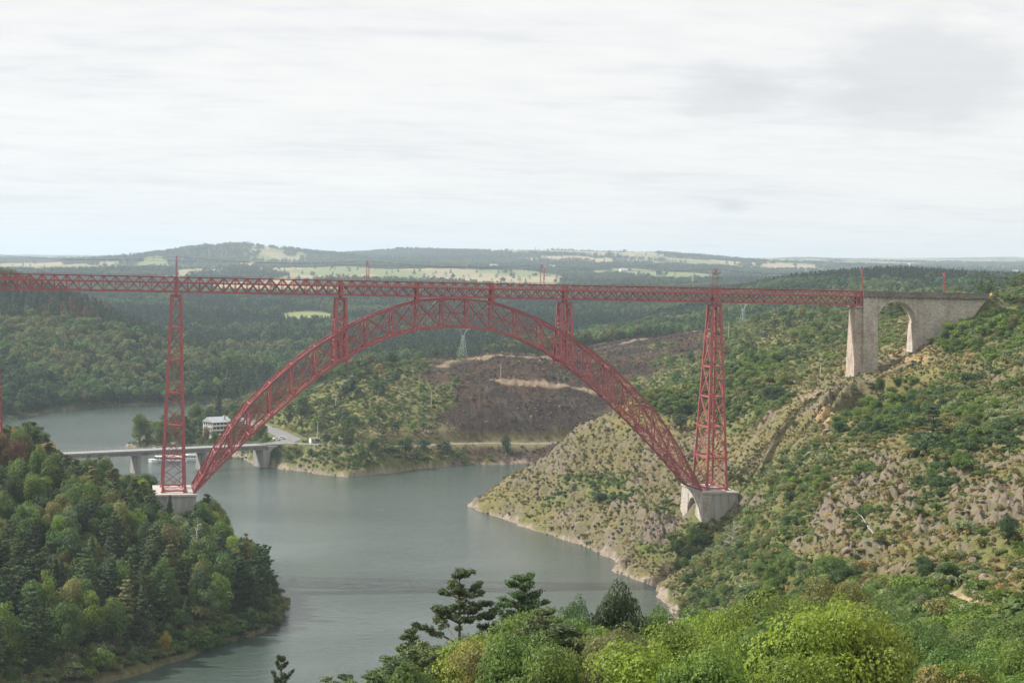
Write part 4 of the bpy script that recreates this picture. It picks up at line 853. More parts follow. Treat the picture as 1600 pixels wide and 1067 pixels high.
# farms far off on the plateau
for px, d, L, label in [(527, 5600, 22, 'white farmhouse on the far plateau left of the left haunch portal'), (540, 5700, 16, 'smaller white farmhouse just right of the first one on the far plateau'), (580, 5500, 34, 'long white barn behind the left haunch portal on the far plateau'), (973, 5000, 24, 'pale house in a clearing on the far wooded plateau'), (640, 5300, 18, 'small pale house among the far fields above the arch crown'), (488, 5600, 18, 'small white house at the foot of the far left hill'), (862, 5400, 20, 'pale farm above the deck right of the second portal'), (1322, 4600, 20, 'pale house among far trees left of the stone span mast'), (770, 5300, 22, 'pale farm building on the far fields above the crown of the arch')]:
    P = at_z(px, d, 0); P[2] = float(hgt(P[0], P[1])[0]); o = tag(empty('farmhouse', (P[0], P[1], P[2]), .3), label, 'house', 'far farm buildings')
    a = MB(); a.box(-L / 2, -5, -2, L / 2, 5, 7); a.build('wall', M['white'], o)
    a = MB(); a.prism([(-5.6, 7.003), (5.6, 7.003), (0, 10.5)], -L / 2 - .4, L / 2 + .4); r_ = a.build('roof', M['roofmetal'], o); r_.rotation_euler = (0, 0, math.pi / 2)
# retaining wall below the wing wall
P0 = unproj(1432, 566, 607); P1 = unproj(1484, 549, 606)
a = MB(); a.hexa([(P0[0], P0[1], P0[2] - 6), (P1[0], P1[1], P1[2] - 5), (P1[0], P1[1] + 1.2, P1[2] - 5), (P0[0], P0[1] + 1.2, P0[2] - 6), (P0[0], P0[1], P0[2] + 1.2), (P1[0], P1[1], P1[2] + 1.2), (P1[0], P1[1] + 1.2, P1[2] + 1.2), (P0[0], P0[1] + 1.2, P0[2] + 1.2)])
tag(a.build('retaining_wall', M['granite']), 'short pale rubble retaining wall at the foot of the stone wing wall', 'wall')
print('built', round(time.time() - T0, 1))

# ---------------------------------------------------------------- vegetation: templates
RS = np.random.RandomState
def quads(Cn, Nr, size, aspect, rs, along=None):
    """leaf-sized diamonds at Cn facing Nr; along = long axis (needles)"""
    n = len(Cn); Nr = Nr / np.maximum(np.linalg.norm(Nr, axis=1), 1e-6)[:, None]
    r = rs.normal(size=(n, 3)) if along is None else along + rs.normal(size=(n, 3)) * .25
    U = np.cross(Nr, r); U /= np.maximum(np.linalg.norm(U, axis=1), 1e-6)[:, None]; Vv = np.cross(Nr, U)
    s = (size * rs.uniform(.6, 1.35, n))[:, None] / 2
    V = np.stack([Cn + Vv * s, Cn + U * s * aspect, Cn - Vv * s, Cn - U * s * aspect], 1).reshape(-1, 3)
    return V, np.arange(4 * n).reshape(n, 4)
def sph(n, rs):
    v = rs.normal(size=(n, 3)); return v / np.linalg.norm(v, axis=1)[:, None]
def limb(mb, a, b, r0, r1, rs, n=6, seg=4, sag=.08):
    a = np.array(a, float); b = np.array(b, float); L = np.linalg.norm(b - a); P = []
    for k in range(seg + 1):
        t_ = k / seg; P.append(a + (b - a) * t_ + rs.normal(size=3) * L * sag * .35 * (0 < k < seg) + np.array([0, 0, L * sag * math.sin(math.pi * t_)]))
    mb.tube(P, [r0 + (r1 - r0) * k / seg for k in range(seg + 1)], n, False)
def broadleaf(seed, H, W, nleaf, leaf, nlobe=16, slim=1.0, holes=.0, seg=7, knob=.42):
    rs = RS(seed); tr = MB(); base = .16 * H; cz = (H + base) / 2; rz = (H - base) / 2
    L = []
    for k in range(nlobe):
        u = sph(1, rs)[0]; rad = rs.uniform(.35, .8); p = np.array([u[0] * W / 2 * rad, u[1] * W / 2 * rad, cz + u[2] * rz * rad]); 
        taper = 1 - .35 * max(0, (p[2] - cz) / rz); p[:2] *= taper; L.append((p, rs.uniform(.2, .34) * W * slim))
    L.append((np.array([rs.normal() * .2, rs.normal() * .2, H - .22 * W]), .22 * W))
    tr.tube([(0, 0, -.6), (rs.normal() * .1, rs.normal() * .1, H * .3), (rs.normal() * .25, rs.normal() * .25, H * .6), (0, 0, H * .74)], [.03 * H, .024 * H, .014 * H, .004 * H], seg, False)
    for p, r in L[:max(5, nlobe // 2)]: limb(tr, (0, 0, H * rs.uniform(.18, .5)), p, .012 * H, .003 * H, rs, 5)
    ar = np.array([r * r for _, r in L]); cnt = (nleaf * ar / ar.sum()).astype(int); C_, N_ = [], []
    for (p, r), m in zip(L, cnt):
        d = sph(m, rs); d[:, 2] = np.where(rs.rand(m) < .55, np.abs(d[:, 2]), d[:, 2])
        # sub-clumps make the surface uneven
        kc = sph(14, rs); near_ = (d @ kc.T).max(1); rad = r * (1.04 - knob + knob * near_ ** 4 * rs.uniform(.75, 1.05, m)) * np.where(rs.rand(m) < .22, rs.uniform(.3, .9, m), 1)
        q = p + d * rad[:, None] * np.array([1, 1, .82]); C_.append(q); N_.append(d + rs.normal(size=(m, 3)) * .55 + np.array([0, 0, .35]))
    Cn = np.concatenate(C_); Nn = np.concatenate(N_); keep = Cn[:, 2] > base * .7
    V, F = quads(Cn[keep], Nn[keep], leaf, .62, rs); return tr.mesh('trunk'), np_mesh('crown', V, F)
def pine(seed, H, W, nq, q, first=.35, seg=7, tier=.6, tuft=.26, per=11, asp=.3, irr=.35):
    """open pine: whorls of boughs, side twigs on each, a tuft of needles at every twig end"""
    rs = RS(seed); tr = MB(); lean = rs.normal(size=2) * .025 * H
    ax = lambda z: np.array([lean[0] * (z / H) ** 2, lean[1] * (z / H) ** 2, z])
    tr.tube([tuple(ax(z * H)) if z > 0 else (0, 0, -.6) for z in (0, .25, .5, .75, .98)], [.020 * H, .017 * H, .012 * H, .007 * H, .002 * H], seg, False)
    T_, A_ = [], []; nt_ = max(5, int(H * (1 - first) / tier)); sector = rs.uniform(.55, 1.25, 6)
    for i in range(nt_):
        f = first + (1 - first) * (i + rs.uniform(-.35, .35)) / (nt_ - .6); f = min(max(f, first), .985); g_ = (f - first) / (1 - first)
        prof = (1 - g_ ** 2.2) * (.62 + .38 * min(1, g_ * 3.5)) + .13; prof *= 1 + irr * (rs.rand() - .6)
        a0 = rs.uniform(0, 6.28); nb = rs.randint(4, 7)
        for k in range(nb):
            a = a0 + 6.28 * k / nb + rs.normal() * .25; Lb = W / 2 * prof * rs.uniform(.55, 1.1) * sector[int(a / 1.05) % 6]; o = ax(f * H); rise = rs.uniform(-.12, .22) + .35 * g_
            d_ = np.array([math.cos(a), math.sin(a), rise]); e = o + d_ * Lb; side = np.array([-math.sin(a), math.cos(a), 0]); limb(tr, o, e, .005 * H, .0012 * H, rs, 4, 3, .05)
            m = max(3, int(per * (.4 + .6 * prof)))
            for j in range(m):
                t_ = rs.uniform(.32, 1.0) ** .8; w_ = (1.05 - t_) * .42 * Lb + .12; c_ = o + (e - o) * t_ + side * rs.uniform(-1, 1) * w_ + np.array([0, 0, rs.uniform(-.02, .12) * Lb * .5 + .06]); T_.append(c_); A_.append(d_ * .7 + side * rs.uniform(-.8, .8) + np.array([0, 0, .35]))
    for k in range(5): T_.append(ax(H * (.86 + .028 * k)) + rs.normal(size=3) * .02 * W); A_.append(np.array([0, 0, 1.0]))
    T_ = np.array(T_); A_ = np.array(A_); m = max(3, nq // len(T_)); C_ = np.repeat(T_, m, 0); Al = np.repeat(A_, m, 0); d = sph(len(C_), rs)
    C_ = C_ + d * tuft * rs.uniform(.3, 1.0, (len(C_), 1)) * np.array([1.15, 1.15, .55]); V, F = quads(C_, d * .6 + rs.normal(size=d.shape) * .4 + np.array([0, 0, .55]), q, asp, rs, Al + d * .5); return tr.mesh('trunk'), np_mesh('crown', V, F)
def spruce(seed, H, W, nq, q, seg=6):
    rs = RS(seed); tr = MB(); tr.tube([(0, 0, -.6), (0, 0, H * .5), (0, 0, H)], [.018 * H, .011 * H, .002 * H], seg, False)
    z = rs.uniform(.05, 1, nq) ** 1.25; f = z; prof = (1 - f) ** .85 * (1 - .55 * np.exp(-f * 14)); tier = np.floor(f * H / .75)
    a = rs.uniform(0, 6.283, nq); nb = 7; a = (np.floor(a / 6.283 * nb) + .5) / nb * 6.283 + tier * 1.9 + rs.normal(size=nq) * .26
    r = W / 2 * prof * np.sqrt(rs.uniform(.12, 1.1, nq)) * (1 + .22 * np.sin(tier * 2.3 + a * 2)); zz_ = H * (1 - .02) * f - r * .28
    zz_ = (tier + .5) * .75 - r * .3 + rs.normal(size=nq) * .10 * W / 4
    Cn = np.stack([np.cos(a) * r, np.sin(a) * r, np.clip(zz_, .15, H)], 1); Al = np.stack([np.cos(a), np.sin(a), -a * 0 - .3], 1)
    V, F = quads(Cn, np.stack([np.cos(a) * .6, np.sin(a) * .6, a * 0 + .8], 1) + rs.normal(size=(nq, 3)) * .4, q, .5, rs, Al); return tr.mesh('trunk'), np_mesh('crown', V, F)
def bush(seed, H, W, nq, q, nl=6, wisp=.0):
    rs = RS(seed); tr = MB(); C_, N_ = [], []
    for k in range(nl):
        a = rs.uniform(0, 6.28); p = np.array([math.cos(a) * W * .27 * rs.rand(), math.sin(a) * W * .27 * rs.rand(), H * rs.uniform(.3, .62)]); r = rs.uniform(.22, .36) * W
        m = nq // nl; d = sph(m, rs); d[:, 2] = np.abs(d[:, 2]) - .25; kc = sph(9, rs); nn = (d @ kc.T).max(1)
        C_.append(p + d * (r * (.55 + .5 * nn ** 3))[:, None] * np.array([1, 1, H / W * 1.15])); N_.append(d + rs.normal(size=(m, 3)) * .6 + np.array([0, 0, .4]))
        limb(tr, (p[0] * .2, p[1] * .2, -.2), p, .03 * H, .01 * H, rs, 4, 2)
    Cn = np.concatenate(C_); Cn[:, 2] = np.maximum(Cn[:, 2], .02 * H); V, F = quads(Cn, np.concatenate(N_), q, .55, rs); return tr.mesh('stem'), np_mesh('foliage', V, F)
def deadtree(seed, H, n=26, r=.02):
    rs = RS(seed); tr = MB(); tr.tube([(0, 0, -.5), (rs.normal() * .1, 0, H * .4), (rs.normal() * .2, rs.normal() * .2, H * .75), (0, 0, H)], [r * H, r * .75 * H, r * .4 * H, .002 * H], 6, False)
    br = MB()
    for k in range(n):
        z = H * rs.uniform(.2, .95); a = rs.uniform(0, 6.28); L = (H - z) * .45 + .6; e = (math.cos(a) * L, math.sin(a) * L, z + L * rs.uniform(.1, .8)); limb(br, (0, 0, z), e, r * .35 * H, .002 * H, rs, 4, 3)
        for q in range(2): t_ = rs.uniform(.4, .9); o = (e[0] * t_, e[1] * t_, z + (e[2] - z) * t_); limb(br, o, (o[0] + rs.normal() * L * .35, o[1] + rs.normal() * L * .35, o[2] + L * .3), r * .14 * H, .0015 * H, rs, 3, 2)
    return tr.mesh('trunk'), br.mesh('boughs')
def stone_mesh(seed, sub=2):
    import bmesh
    rs = RS(seed); bm = bmesh.new(); bmesh.ops.create_icosphere(bm, subdivisions=sub, radius=1); k = sph(9, rs); dd = rs.uniform(.55, .9, 9)
    for v in bm.verts:
        p = np.array(v.co); 
        for kk, d_ in zip(k, dd):
            e = p @ kk
            if e > d_: p = p - kk * (e - d_)
        v.co = p * np.array([1, .8, .75])
    me = bpy.data.meshes.new('boulder'); bm.to_mesh(me); bm.free(); return me
TPL = {}   # kind -> list of (trunk mesh, crown mesh, nominal height, nominal width, bark, leaf)
def reg(kind, items, H, W, bark, leaf):
    for t_, c_ in items:
        t_.materials.append(M[bark]); c_.materials.append(M[leaf])
    TPL[kind] = dict(items=items, H=H, W=W)
reg('near_broad', [broadleaf(100 + k, 10, 8.5 + k % 2, 34000, .17, 46, .60, knob=.5) for k in range(4)], 10, 9, 'bark', 'leaf')
reg('near_pine', [pine(120 + k, 13, 7.5, 34000, .24, (.42, .2, .28, .12)[k], tier=(.8, .55, .62, .5)[k], tuft=.27, per=(15, 15, 13, 15)[k], asp=.26, irr=(.6, .4, .5, .3)[k]) for k in range(4)], 13, 7.5, 'bark', 'needle')
reg('mid_broad', [broadleaf(140 + k, 12, 8.5, 7000, .36, 26 + k, .78, knob=.5) for k in range(6)], 12, 8.5, 'bark', 'leaf')
reg('mid_pine', [pine(160 + k, 14, 7.0, 8000, .44, .08 + .09 * (k % 4), tier=.85, tuft=.42, per=8, asp=.42) for k in range(5)], 14, 7.0, 'bark', 'needle')
reg('mid_spruce', [spruce(180 + k, 15, 6.0, 5600, .5) for k in range(3)], 15, 6.5, 'bark', 'needle')
reg('far_broad', [broadleaf(200 + k, 10, 8.5, 900, .95, 10, 1.05, seg=4) for k in range(5)], 10, 8.5, 'bark', 'leaf')
reg('far_pine', [pine(220 + k, 11, 6.0, 900, .8, .08, 4, 1.5, .55, 3, .5) for k in range(4)], 11, 6.0, 'bark', 'needle')
reg('far_spruce', [spruce(230 + k, 13, 6.0, 700, 1.0, 4) for k in range(3)], 13, 6.0, 'bark', 'needle')
reg('shrub', [bush(240 + k, 1.7, 2.6, 620, .26, 5 + k % 3) for k in range(5)], 1.7, 2.6, 'bark', 'leaf')
reg('tuft', [bush(250 + k, .7, 1.5, 150, .24, 3) for k in range(4)], .7, 1.5, 'bark', 'leaf')
reg('dead', [deadtree(260 + k, 10) for k in range(2)], 10, 5, 'barkpale', 'barkpale')
reg('burnt', [deadtree(270 + k, 6, 12, .022) for k in range(3)], 6, 4, 'char', 'char')
print('templates', round(time.time() - T0, 1))
# ---------------------------------------------------------------- where plants stand
ANG = (TZ.reshape(NR, NA) - CZ) / RR; RUN = np.maximum.accumulate(ANG, axis=0)
def hidden(x, y, ztop, tol=.004):
    u, v = polar(x, y); rho = np.exp(v); m_ = bilin(az, rr, RUN, u, rho * .985); return (ztop - CZ) / rho < m_ - tol
def spread(cell, r0, r1, seed, half=.325):
    """jittered grid over the view's sector"""
    rs = RS(seed); a0, a1 = YAW - half, YAW + half; out = []
    xs0, xs1 = CX + r1 * math.sin(a0), CX + r1 * math.sin(a1); xs0 = min(xs0, CX + r0 * math.sin(a0)); ys1 = CY + r1
    gx, gy = np.meshgrid(np.arange(xs0, xs1, cell), np.arange(CY + r0 * math.cos(a1) * .9, ys1, cell)); x = gx.ravel() + rs.uniform(-.5, .5, gx.size) * cell; y = gy.ravel() + rs.uniform(-.5, .5, gx.size) * cell
    u, v = polar(x, y); k = (np.abs(u) < half) & (v > math.log(r0)) & (v < math.log(r1)); return x[k], y[k], rs
TINT0 = {'bright': (.17, .235, .035), 'fresh': (.105, .165, .032), 'mid': (.068, .115, .030), 'deep': (.040, .075, .026), 'blue': (.038, .062, .034), 'pine': (.052, .075, .030), 'olive': (.125, .130, .045), 'yellow': (.24, .21, .045), 'rust': (.20, .105, .05), 'brown': (.14, .10, .055), 'dry': (.22, .18, .075), 'pale': (.14, .17, .085)}
TINT = {k: tuple(min(.5, a * (1.05 if k == 'bright' else 1.2 if k == 'fresh' else 1.4)) for a in v) for k, v in TINT0.items()}
COLW = {'bright': 'bright yellow green', 'fresh': 'fresh green', 'mid': 'mid green', 'deep': 'deep green', 'blue': 'dark bluish', 'pine': 'dark green', 'olive': 'olive', 'yellow': 'yellowish', 'rust': 'rust brown', 'brown': 'brownish', 'dry': 'dry straw coloured', 'pale': 'pale grey green'}
cand = []  # trees that may become things
def put(px, py, d, H, kind, tint, W=None, region=None, top=None, force=False, note=None, z=None):
    P = unproj(px, py if py is not None else (top + 40), d)
    gz = float(hgt(P[0], P[1])[0])
    if top is not None: H = max(2.5, (unproj(px, top, d)[2] - gz) * (1.04 if 'broad' in str(kind) else 1.0))
    cand.append(dict(x=P[0], y=P[1], z=gz, H=H, W=W or H * TPL[kind]['W'] / TPL[kind]['H'], kind=kind, tint=tint, region=region, force=force, note=note))
# foreground trees, one by one
FG = [(722, 887, 118, 'near_pine', 'pine', 7.2, 'tall open pine with flat tiers standing against the lake in the foreground', 0),
      (640, 978, 112, 'near_pine', 'pine', 5.0, 'lower pine just left of the tall open foreground pine', 1), (606, 1030, 104, 'near_pine', 'blue', 5.0, 'small dark pine top left of the lower foreground pine', 2),
      (815, 893, 112, 'near_pine', 'deep', 7.8, 'broad dense dark pine right of the tall open foreground pine', 1), (705, 1008, 98, 'near_broad', 'bright', 6.5, 'bright yellow green leafy tree in front of the tall open foreground pine', 0),
      (760, 960, 120, 'near_pine', 'blue', 5.5, 'bluish pine squeezed between the tall open pine and the dense dark pine', 2), (893, 924, 116, 'near_broad', 'deep', 5.0, 'thin dark leafy tree against the water right of the dense dark pine', 1),
      (965, 900, 118, 'near_broad', 'deep', 6.5, 'dark airy broadleaf tree with a pointed top against the lake', 2), (880, 975, 96, 'near_broad', 'bright', 6.5, 'bright green leafy tree below the thin dark leafy tree', 3),
      (1030, 945, 120, 'near_broad', 'mid', 5.5, 'mid green leafy tree hiding the rocky shore point', 0), (1100, 945, 108, 'near_broad', 'fresh', 8, 'fresh green rounded tree just right of the rocky shore point', 1),
      (1195, 912, 112, 'near_broad', 'bright', 10, 'largest bright yellow green broadleaf tree at the foot of the ravine', 2), (1310, 893, 125, 'near_broad', 'olive', 9, 'olive yellow broadleaf tree below the rocky spur', 3),
      (1255, 935, 105, 'near_broad', 'fresh', 7, 'fresh green tree between the bright yellow green and the olive yellow trees', 0), (1365, 912, 125, 'near_broad', 'mid', 6, 'mid green leafy tree against the right side of the olive yellow tree', 1),
      (820, 990, 88, 'near_pine', 'pine', 6, 'pine with pale trunk low in front of the dense dark pine', 0), (955, 985, 92, 'near_broad', 'olive', 6, 'olive tinged bushy tree at the bottom right of the airy dark tree', 1),
      (1020, 1000, 86, 'near_broad', 'bright', 8, 'bright green leafy crown low in the middle of the foreground band', 2), (1150, 990, 90, 'near_broad', 'fresh', 8, 'fresh green crown below the largest bright tree', 3),
      (1545, 958, 98, 'near_broad', 'mid', 8, 'glossy mid green tree in the lower right corner region under the bare soil patch', 2), (1600, 950, 92, 'near_broad', 'mid', 7, 'glossy mid green tree cut by the right edge', 3),
      (1440, 975, 95, 'near_broad', 'mid', 7, 'mid green tree below left of the bare soil patch', 0), (1350, 985, 92, 'near_broad', 'fresh', 8, 'fresh green tree in front of the dark gap between foreground crowns', 1),
      (435, 1024, 150, 'near_pine', 'pine', 4.2, 'small lone pine tip rising at the bottom edge against the water', 3), (545, 1056, 120, 'near_broad', 'fresh', 4, 'low leafy treetop at the bottom edge left of the foreground trees', 0),
      (480, 1062, 120, 'near_broad', 'bright', 3.5, 'sliver of bright leafy treetop at the bottom edge beside the lone pine tip', 1), (580, 1052, 110, 'near_broad', 'mid', 4, 'low mid green treetop touching the bottom edge under the water', 2)]
for px, top, d, kind, ti, W, note, v_ in FG: put(px, None, d, 0, kind, ti, W, 'fg', top=top, force=True, note=note); cand[-1]['var'] = v_
SKF = np.array([(480, 1060), (560, 1046), (600, 1030), (640, 1000), (690, 985), (740, 965), (780, 930), (860, 935), (900, 950), (965, 945), (1010, 955), (1050, 955), (1100, 935), (1150, 920), (1200, 912), (1300, 905), (1350, 912), (1400, 942), (1460, 962), (1530, 965), (1600, 952), (1700, 950)])
x, y, rs = spread(3.5, 70, 175, 11, .42)
z = hgt(x, y); px, py, d = proj(np.stack([x, y, z], 1))
for i in range(len(x)):
    if px[i] < 470 or px[i] > 1950: continue
    lim = np.interp(px[i], SKF[:, 0], SKF[:, 1]) + rs.rand() ** 1.7 * 62; ztop = unproj(px[i], lim, d[i])[2]; H = min(ztop - z[i], rs.uniform(9, 15))
    if H < 2.6 or (H < 4.5 and rs.rand() < .5): continue
    r = rs.rand(); ti = 'fresh' if r < .5 else 'mid' if r < .85 else 'bright' if r < .93 else 'olive'
    k = 'near_pine' if (rs.rand() < (.2 if px[i] < 880 else .0)) else 'near_broad'
    cand.append(dict(x=x[i], y=y[i], z=z[i], H=H, W=min(H * rs.uniform(.55, .8), 8), kind=k, tint='pine' if k == 'near_pine' else ('bright' if 990 < px[i] < 1330 and rs.rand() < .22 else ti), region='fg', force=False, note=None))
# wood on the left peninsula
SKL = np.array([(-80, 640), (0, 662), (20, 664), (45, 656), (60, 662), (75, 690), (95, 705), (120, 716), (165, 712), (180, 738), (228, 736), (240, 742), (246, 784), (262, 790), (290, 800), (306, 784), (318, 772), (332, 770), (345, 800), (365, 838), (390, 830), (410, 852), (425, 880), (434, 905), (450, 935)])
x, y, rs = spread(4.6, 395, 720, 12, .36)
s_ = lake_sd(x, y); z = hgt(x, y); px, py, d = proj(np.stack([x, y, z], 1)); sp = fbm(x, y, 30, 3, 201); sp2 = fbm(x, y, 16, 2, 203)
for i in range(len(x)):
    if s_[i] < 1.2 or px[i] > 470 or (abs(x[i]) < 9.5 and abs(y[i]) < 15.5) or (-64 < x[i] < -48 and abs(y[i]) < 12): continue
    if ellip(px[i], py[i], 45, 770, 26, 20) > .5 and d[i] < 620: continue
    near_w = s_[i] < 6
    lim = np.interp(px[i], SKL[:, 0], SKL[:, 1]) + rs.rand() ** 2 * 14; ztop = unproj(px[i], lim, d[i])[2]; H = min(ztop - z[i], rs.uniform(3, 6.5) if near_w else rs.uniform(8, 18))
    if H < 2.2: continue
    con = sp[i] + rs.normal() * .14 > .53
    if near_w: k, ti = 'mid_broad', rs.choice(['olive', 'mid', 'pale', 'yellow', 'deep'], p=[.25, .3, .2, .08, .17])
    elif con: k = 'mid_spruce' if rs.rand() < .22 else 'mid_pine'; ti = rs.choice(['pine', 'blue', 'deep', 'brown', 'olive'], p=[.54, .16, .20, .0, .10])
    else: k, ti = 'mid_broad', rs.choice(['mid', 'deep', 'fresh', 'olive', 'bright', 'pale'], p=[.34, .18, .28, .09, .02, .09])
    if px[i] < 75 and py[i] < 760 and rs.rand() < .5: ti = rs.choice(['dry', 'olive', 'olive', 'brown'])
    cand.append(dict(x=x[i], y=y[i], z=z[i], H=H, W=min(H * rs.uniform(.46, .62) if con else H * rs.uniform(.5, .7), 7.8), kind=k, tint=ti, region='pen', force=False, note=None))
LP_ = [(323, 772, 548, 'mid_pine', 'blue', 7.5, 'ragged dark conifer standing against the lake right of the left pedestal', 1), (412, 850, 505, 'mid_pine', 'deep', 7, 'dark conifer leaning over the water near the tip of the left wood', 2), (384, 832, 512, 'mid_pine', 'olive', 6, 'tan green pine on the outer edge of the left wood above the lake', 0),
       (50, 658, 590, 'mid_pine', 'deep', 6.5, 'tall dark pine beside the browned trees at the upper left shore', 3), (82, 689, 585, 'mid_pine', 'pine', 5.5, 'slender pine in front of the left end of the road bridge', 0), (163, 712, 580, 'mid_broad', 'pale', 5.5, 'pale grey green birch rising in front of the road bridge', 2), (142, 728, 585, 'mid_spruce', 'blue', 4.5, 'small dark spruce left of the pale birch by the road bridge', 0),
       (265, 772, 545, 'mid_spruce', 'deep', 5.5, 'dark spruce right in front of the left pedestal', 1), (228, 738, 580, 'mid_broad', 'deep', 7, 'deep green rounded tree just left of the left pedestal', 4), (217, 882, 478, 'mid_broad', 'bright', 8, 'single vivid yellow green crown in the middle of the left wood', 1), (110, 728, 590, 'mid_broad', 'olive', 8, 'olive leafy tree under the left span of the road bridge', 3),
       (258, 985, 446, 'mid_broad', 'yellow', 3.6, 'small golden yellow tree just above the near left shore', 5), (22, 668, 585, 'mid_broad', 'rust', 6, 'browned tree at the upper left beside the tall dark pine', 0), (263, 818, 500, 'mid_broad', 'olive', 8, 'large olive green leafy tree below the left pedestal', 2)]
for px_, top, d_, kind, ti, W, note, v_ in LP_: put(px_, None, d_, 0, kind, ti, W, 'pen', top=top, force=True, note=note); cand[-1]['var'] = v_
put(308, None, 498, 0, 'dead', 'dry', 6, 'pen', top=806, force=True, note='bare grey dead conifer among green crowns right of the left pedestal')
# headland, spit and hotel trees
HL_ = [(218, None, 958, 643, 'mid_broad', 'mid', 12, 'large rounded tree alone on the spit at the left of the hotel trees'), (541, None, 898, 650, 'mid_pine', 'mid', 12, 'tall lone green tree beside the road in front of the headland'), (509, None, 893, 676, 'mid_broad', 'deep', 6, 'small round tree at the roadside by the junction'),
       (341, None, 1000, 600, 'mid_spruce', 'blue', 10, 'tall dark spruce behind the hotel'), (252, None, 945, 655, 'mid_broad', 'mid', 9, 'leafy tree behind the left iron pier beside the water'), (290, None, 960, 650, 'mid_pine', 'deep', 10, 'dark tree between the left iron pier and the hotel'), (361, None, 950, 645, 'mid_broad', 'mid', 9, 'rounded green tree at the right end of the hotel'),
       (322, None, 930, 664, 'mid_broad', 'olive', 6, 'small olive tree in front of the hotel'), (310, None, 915, 684, 'mid_broad', 'mid', 7, 'green tree at the water below the hotel'), (334, None, 922, 672, 'mid_broad', 'mid', 8, 'green tree hiding the left part of the hotel front'), (345, None, 915, 680, 'mid_broad', 'fresh', 7, 'fresh green tree above the bridge right below the hotel'), (377, None, 940, 660, 'mid_broad', 'deep', 9, 'deep green tree partly behind the left foot of the arch'), (305, None, 1030, 628, 'mid_broad', 'fresh', 11, 'wide fresh green tree left of the dark spruce behind the hotel'),
       (634, None, 888, 680, 'mid_broad', 'deep', 10, 'tallest deep green tree on the wooded point below the road'), (610, None, 884, 695, 'mid_broad', 'mid', 8, 'mid green tree in the clump on the wooded point'), (662, None, 905, 684, 'mid_broad', 'deep', 9, 'deep green tree right of the tallest one on the wooded point'), (690, None, 915, 696, 'mid_broad', 'mid', 8, 'rightmost rounded tree of the wooded point'), (585, None, 878, 700, 'mid_pine', 'olive', 6, 'small olive pine above the pale shore rocks'), (650, None, 895, 705, 'mid_broad', 'blue', 8, 'dark tree low at the water of the wooded point'),
       (548, None, 985, 588, 'mid_pine', 'blue', 9, 'large dark tree halfway up the headland under the arch'), (575, None, 1010, 575, 'mid_pine', 'deep', 8, 'dark pine right of the large dark tree on the headland'), (605, None, 1040, 556, 'mid_pine', 'blue', 8, 'dark pine on the headland crest beneath the arch'), (578, None, 1035, 552, 'mid_broad', 'olive', 9, 'olive rounded tree on the headland crest'), (623, None, 1010, 575, 'mid_pine', 'pine', 7, 'single pine on the grassy shoulder of the headland'), (668, None, 1010, 576, 'mid_pine', 'deep', 6, 'pine at the left rim of the burnt slope'), (655, None, 1020, 578, 'mid_pine', 'blue', 5, 'smaller pine paired with the one at the rim of the burnt slope'),
       (475, None, 965, 625, 'mid_pine', 'blue', 8, 'dark conifer above the road cutting'), (450, None, 975, 620, 'mid_pine', 'olive', 8, 'olive conifer above the road cutting left of the dark one'), (1118, None, 2250, 421, 'far_pine', 'deep', 16, 'dark crown of the pine wood right behind the top of the tall right pier')]
for px_, _, d_, top, kind, ti, W, note in HL_: put(px_, None, d_, 0, kind, ti, W, 'head', top=top, force=True, note=note)
x, y, rs = spread(7.5, 850, 1120, 13)
z = hgt(x, y); s_ = lake_sd(x, y); w_, px, py, d = cover(x, y, z); rd, _ = seg_dist(x, y, ROAD); sd2, _ = seg_dist(x, y, SIDE)
hx_, hy_ = ho.location.x, ho.location.y
for i in range(len(x)):
    if s_[i] < 4 or rd[i] < 8 or sd2[i] < 12 or math.hypot(x[i] - hx_, y[i] - hy_) < 15 or (d[i] < 930 and 300 < px[i] < 360 and d[i] > 905): continue
    pen2 = px[i] < 430
    dens = .75 if pen2 else (.38 if px[i] < 600 else .13 if px[i] < 720 else .03) * (1 if d[i] > 915 else .4)
    if 580 < px[i] < 720 and d[i] < 915 and s_[i] > 5: dens = .9
    if 720 < px[i] < 1110: dens = .13
    if px[i] > 1110: dens = .10
    if rs.rand() > dens or w_[7, i] > .5: continue
    if w_[6, i] > .5 and (rs.rand() > .35 or py[i] < 560): continue
    con = rs.rand() < .45; k = 'far_pine' if con else 'far_broad'; H = rs.uniform(5, 10) if not pen2 else rs.uniform(6, 12)
    if 315 < px[i] < 365 and d[i] < 950: H = min(H, 3.5)
    cand.append(dict(x=x[i], y=y[i], z=z[i], H=H, W=H * rs.uniform(.55, .85), kind=k, tint=rs.choice(['mid', 'deep', 'pine', 'olive', 'blue', 'fresh'], p=[.25, .22, .2, .13, .12, .08]), region='head', force=False, note=None))
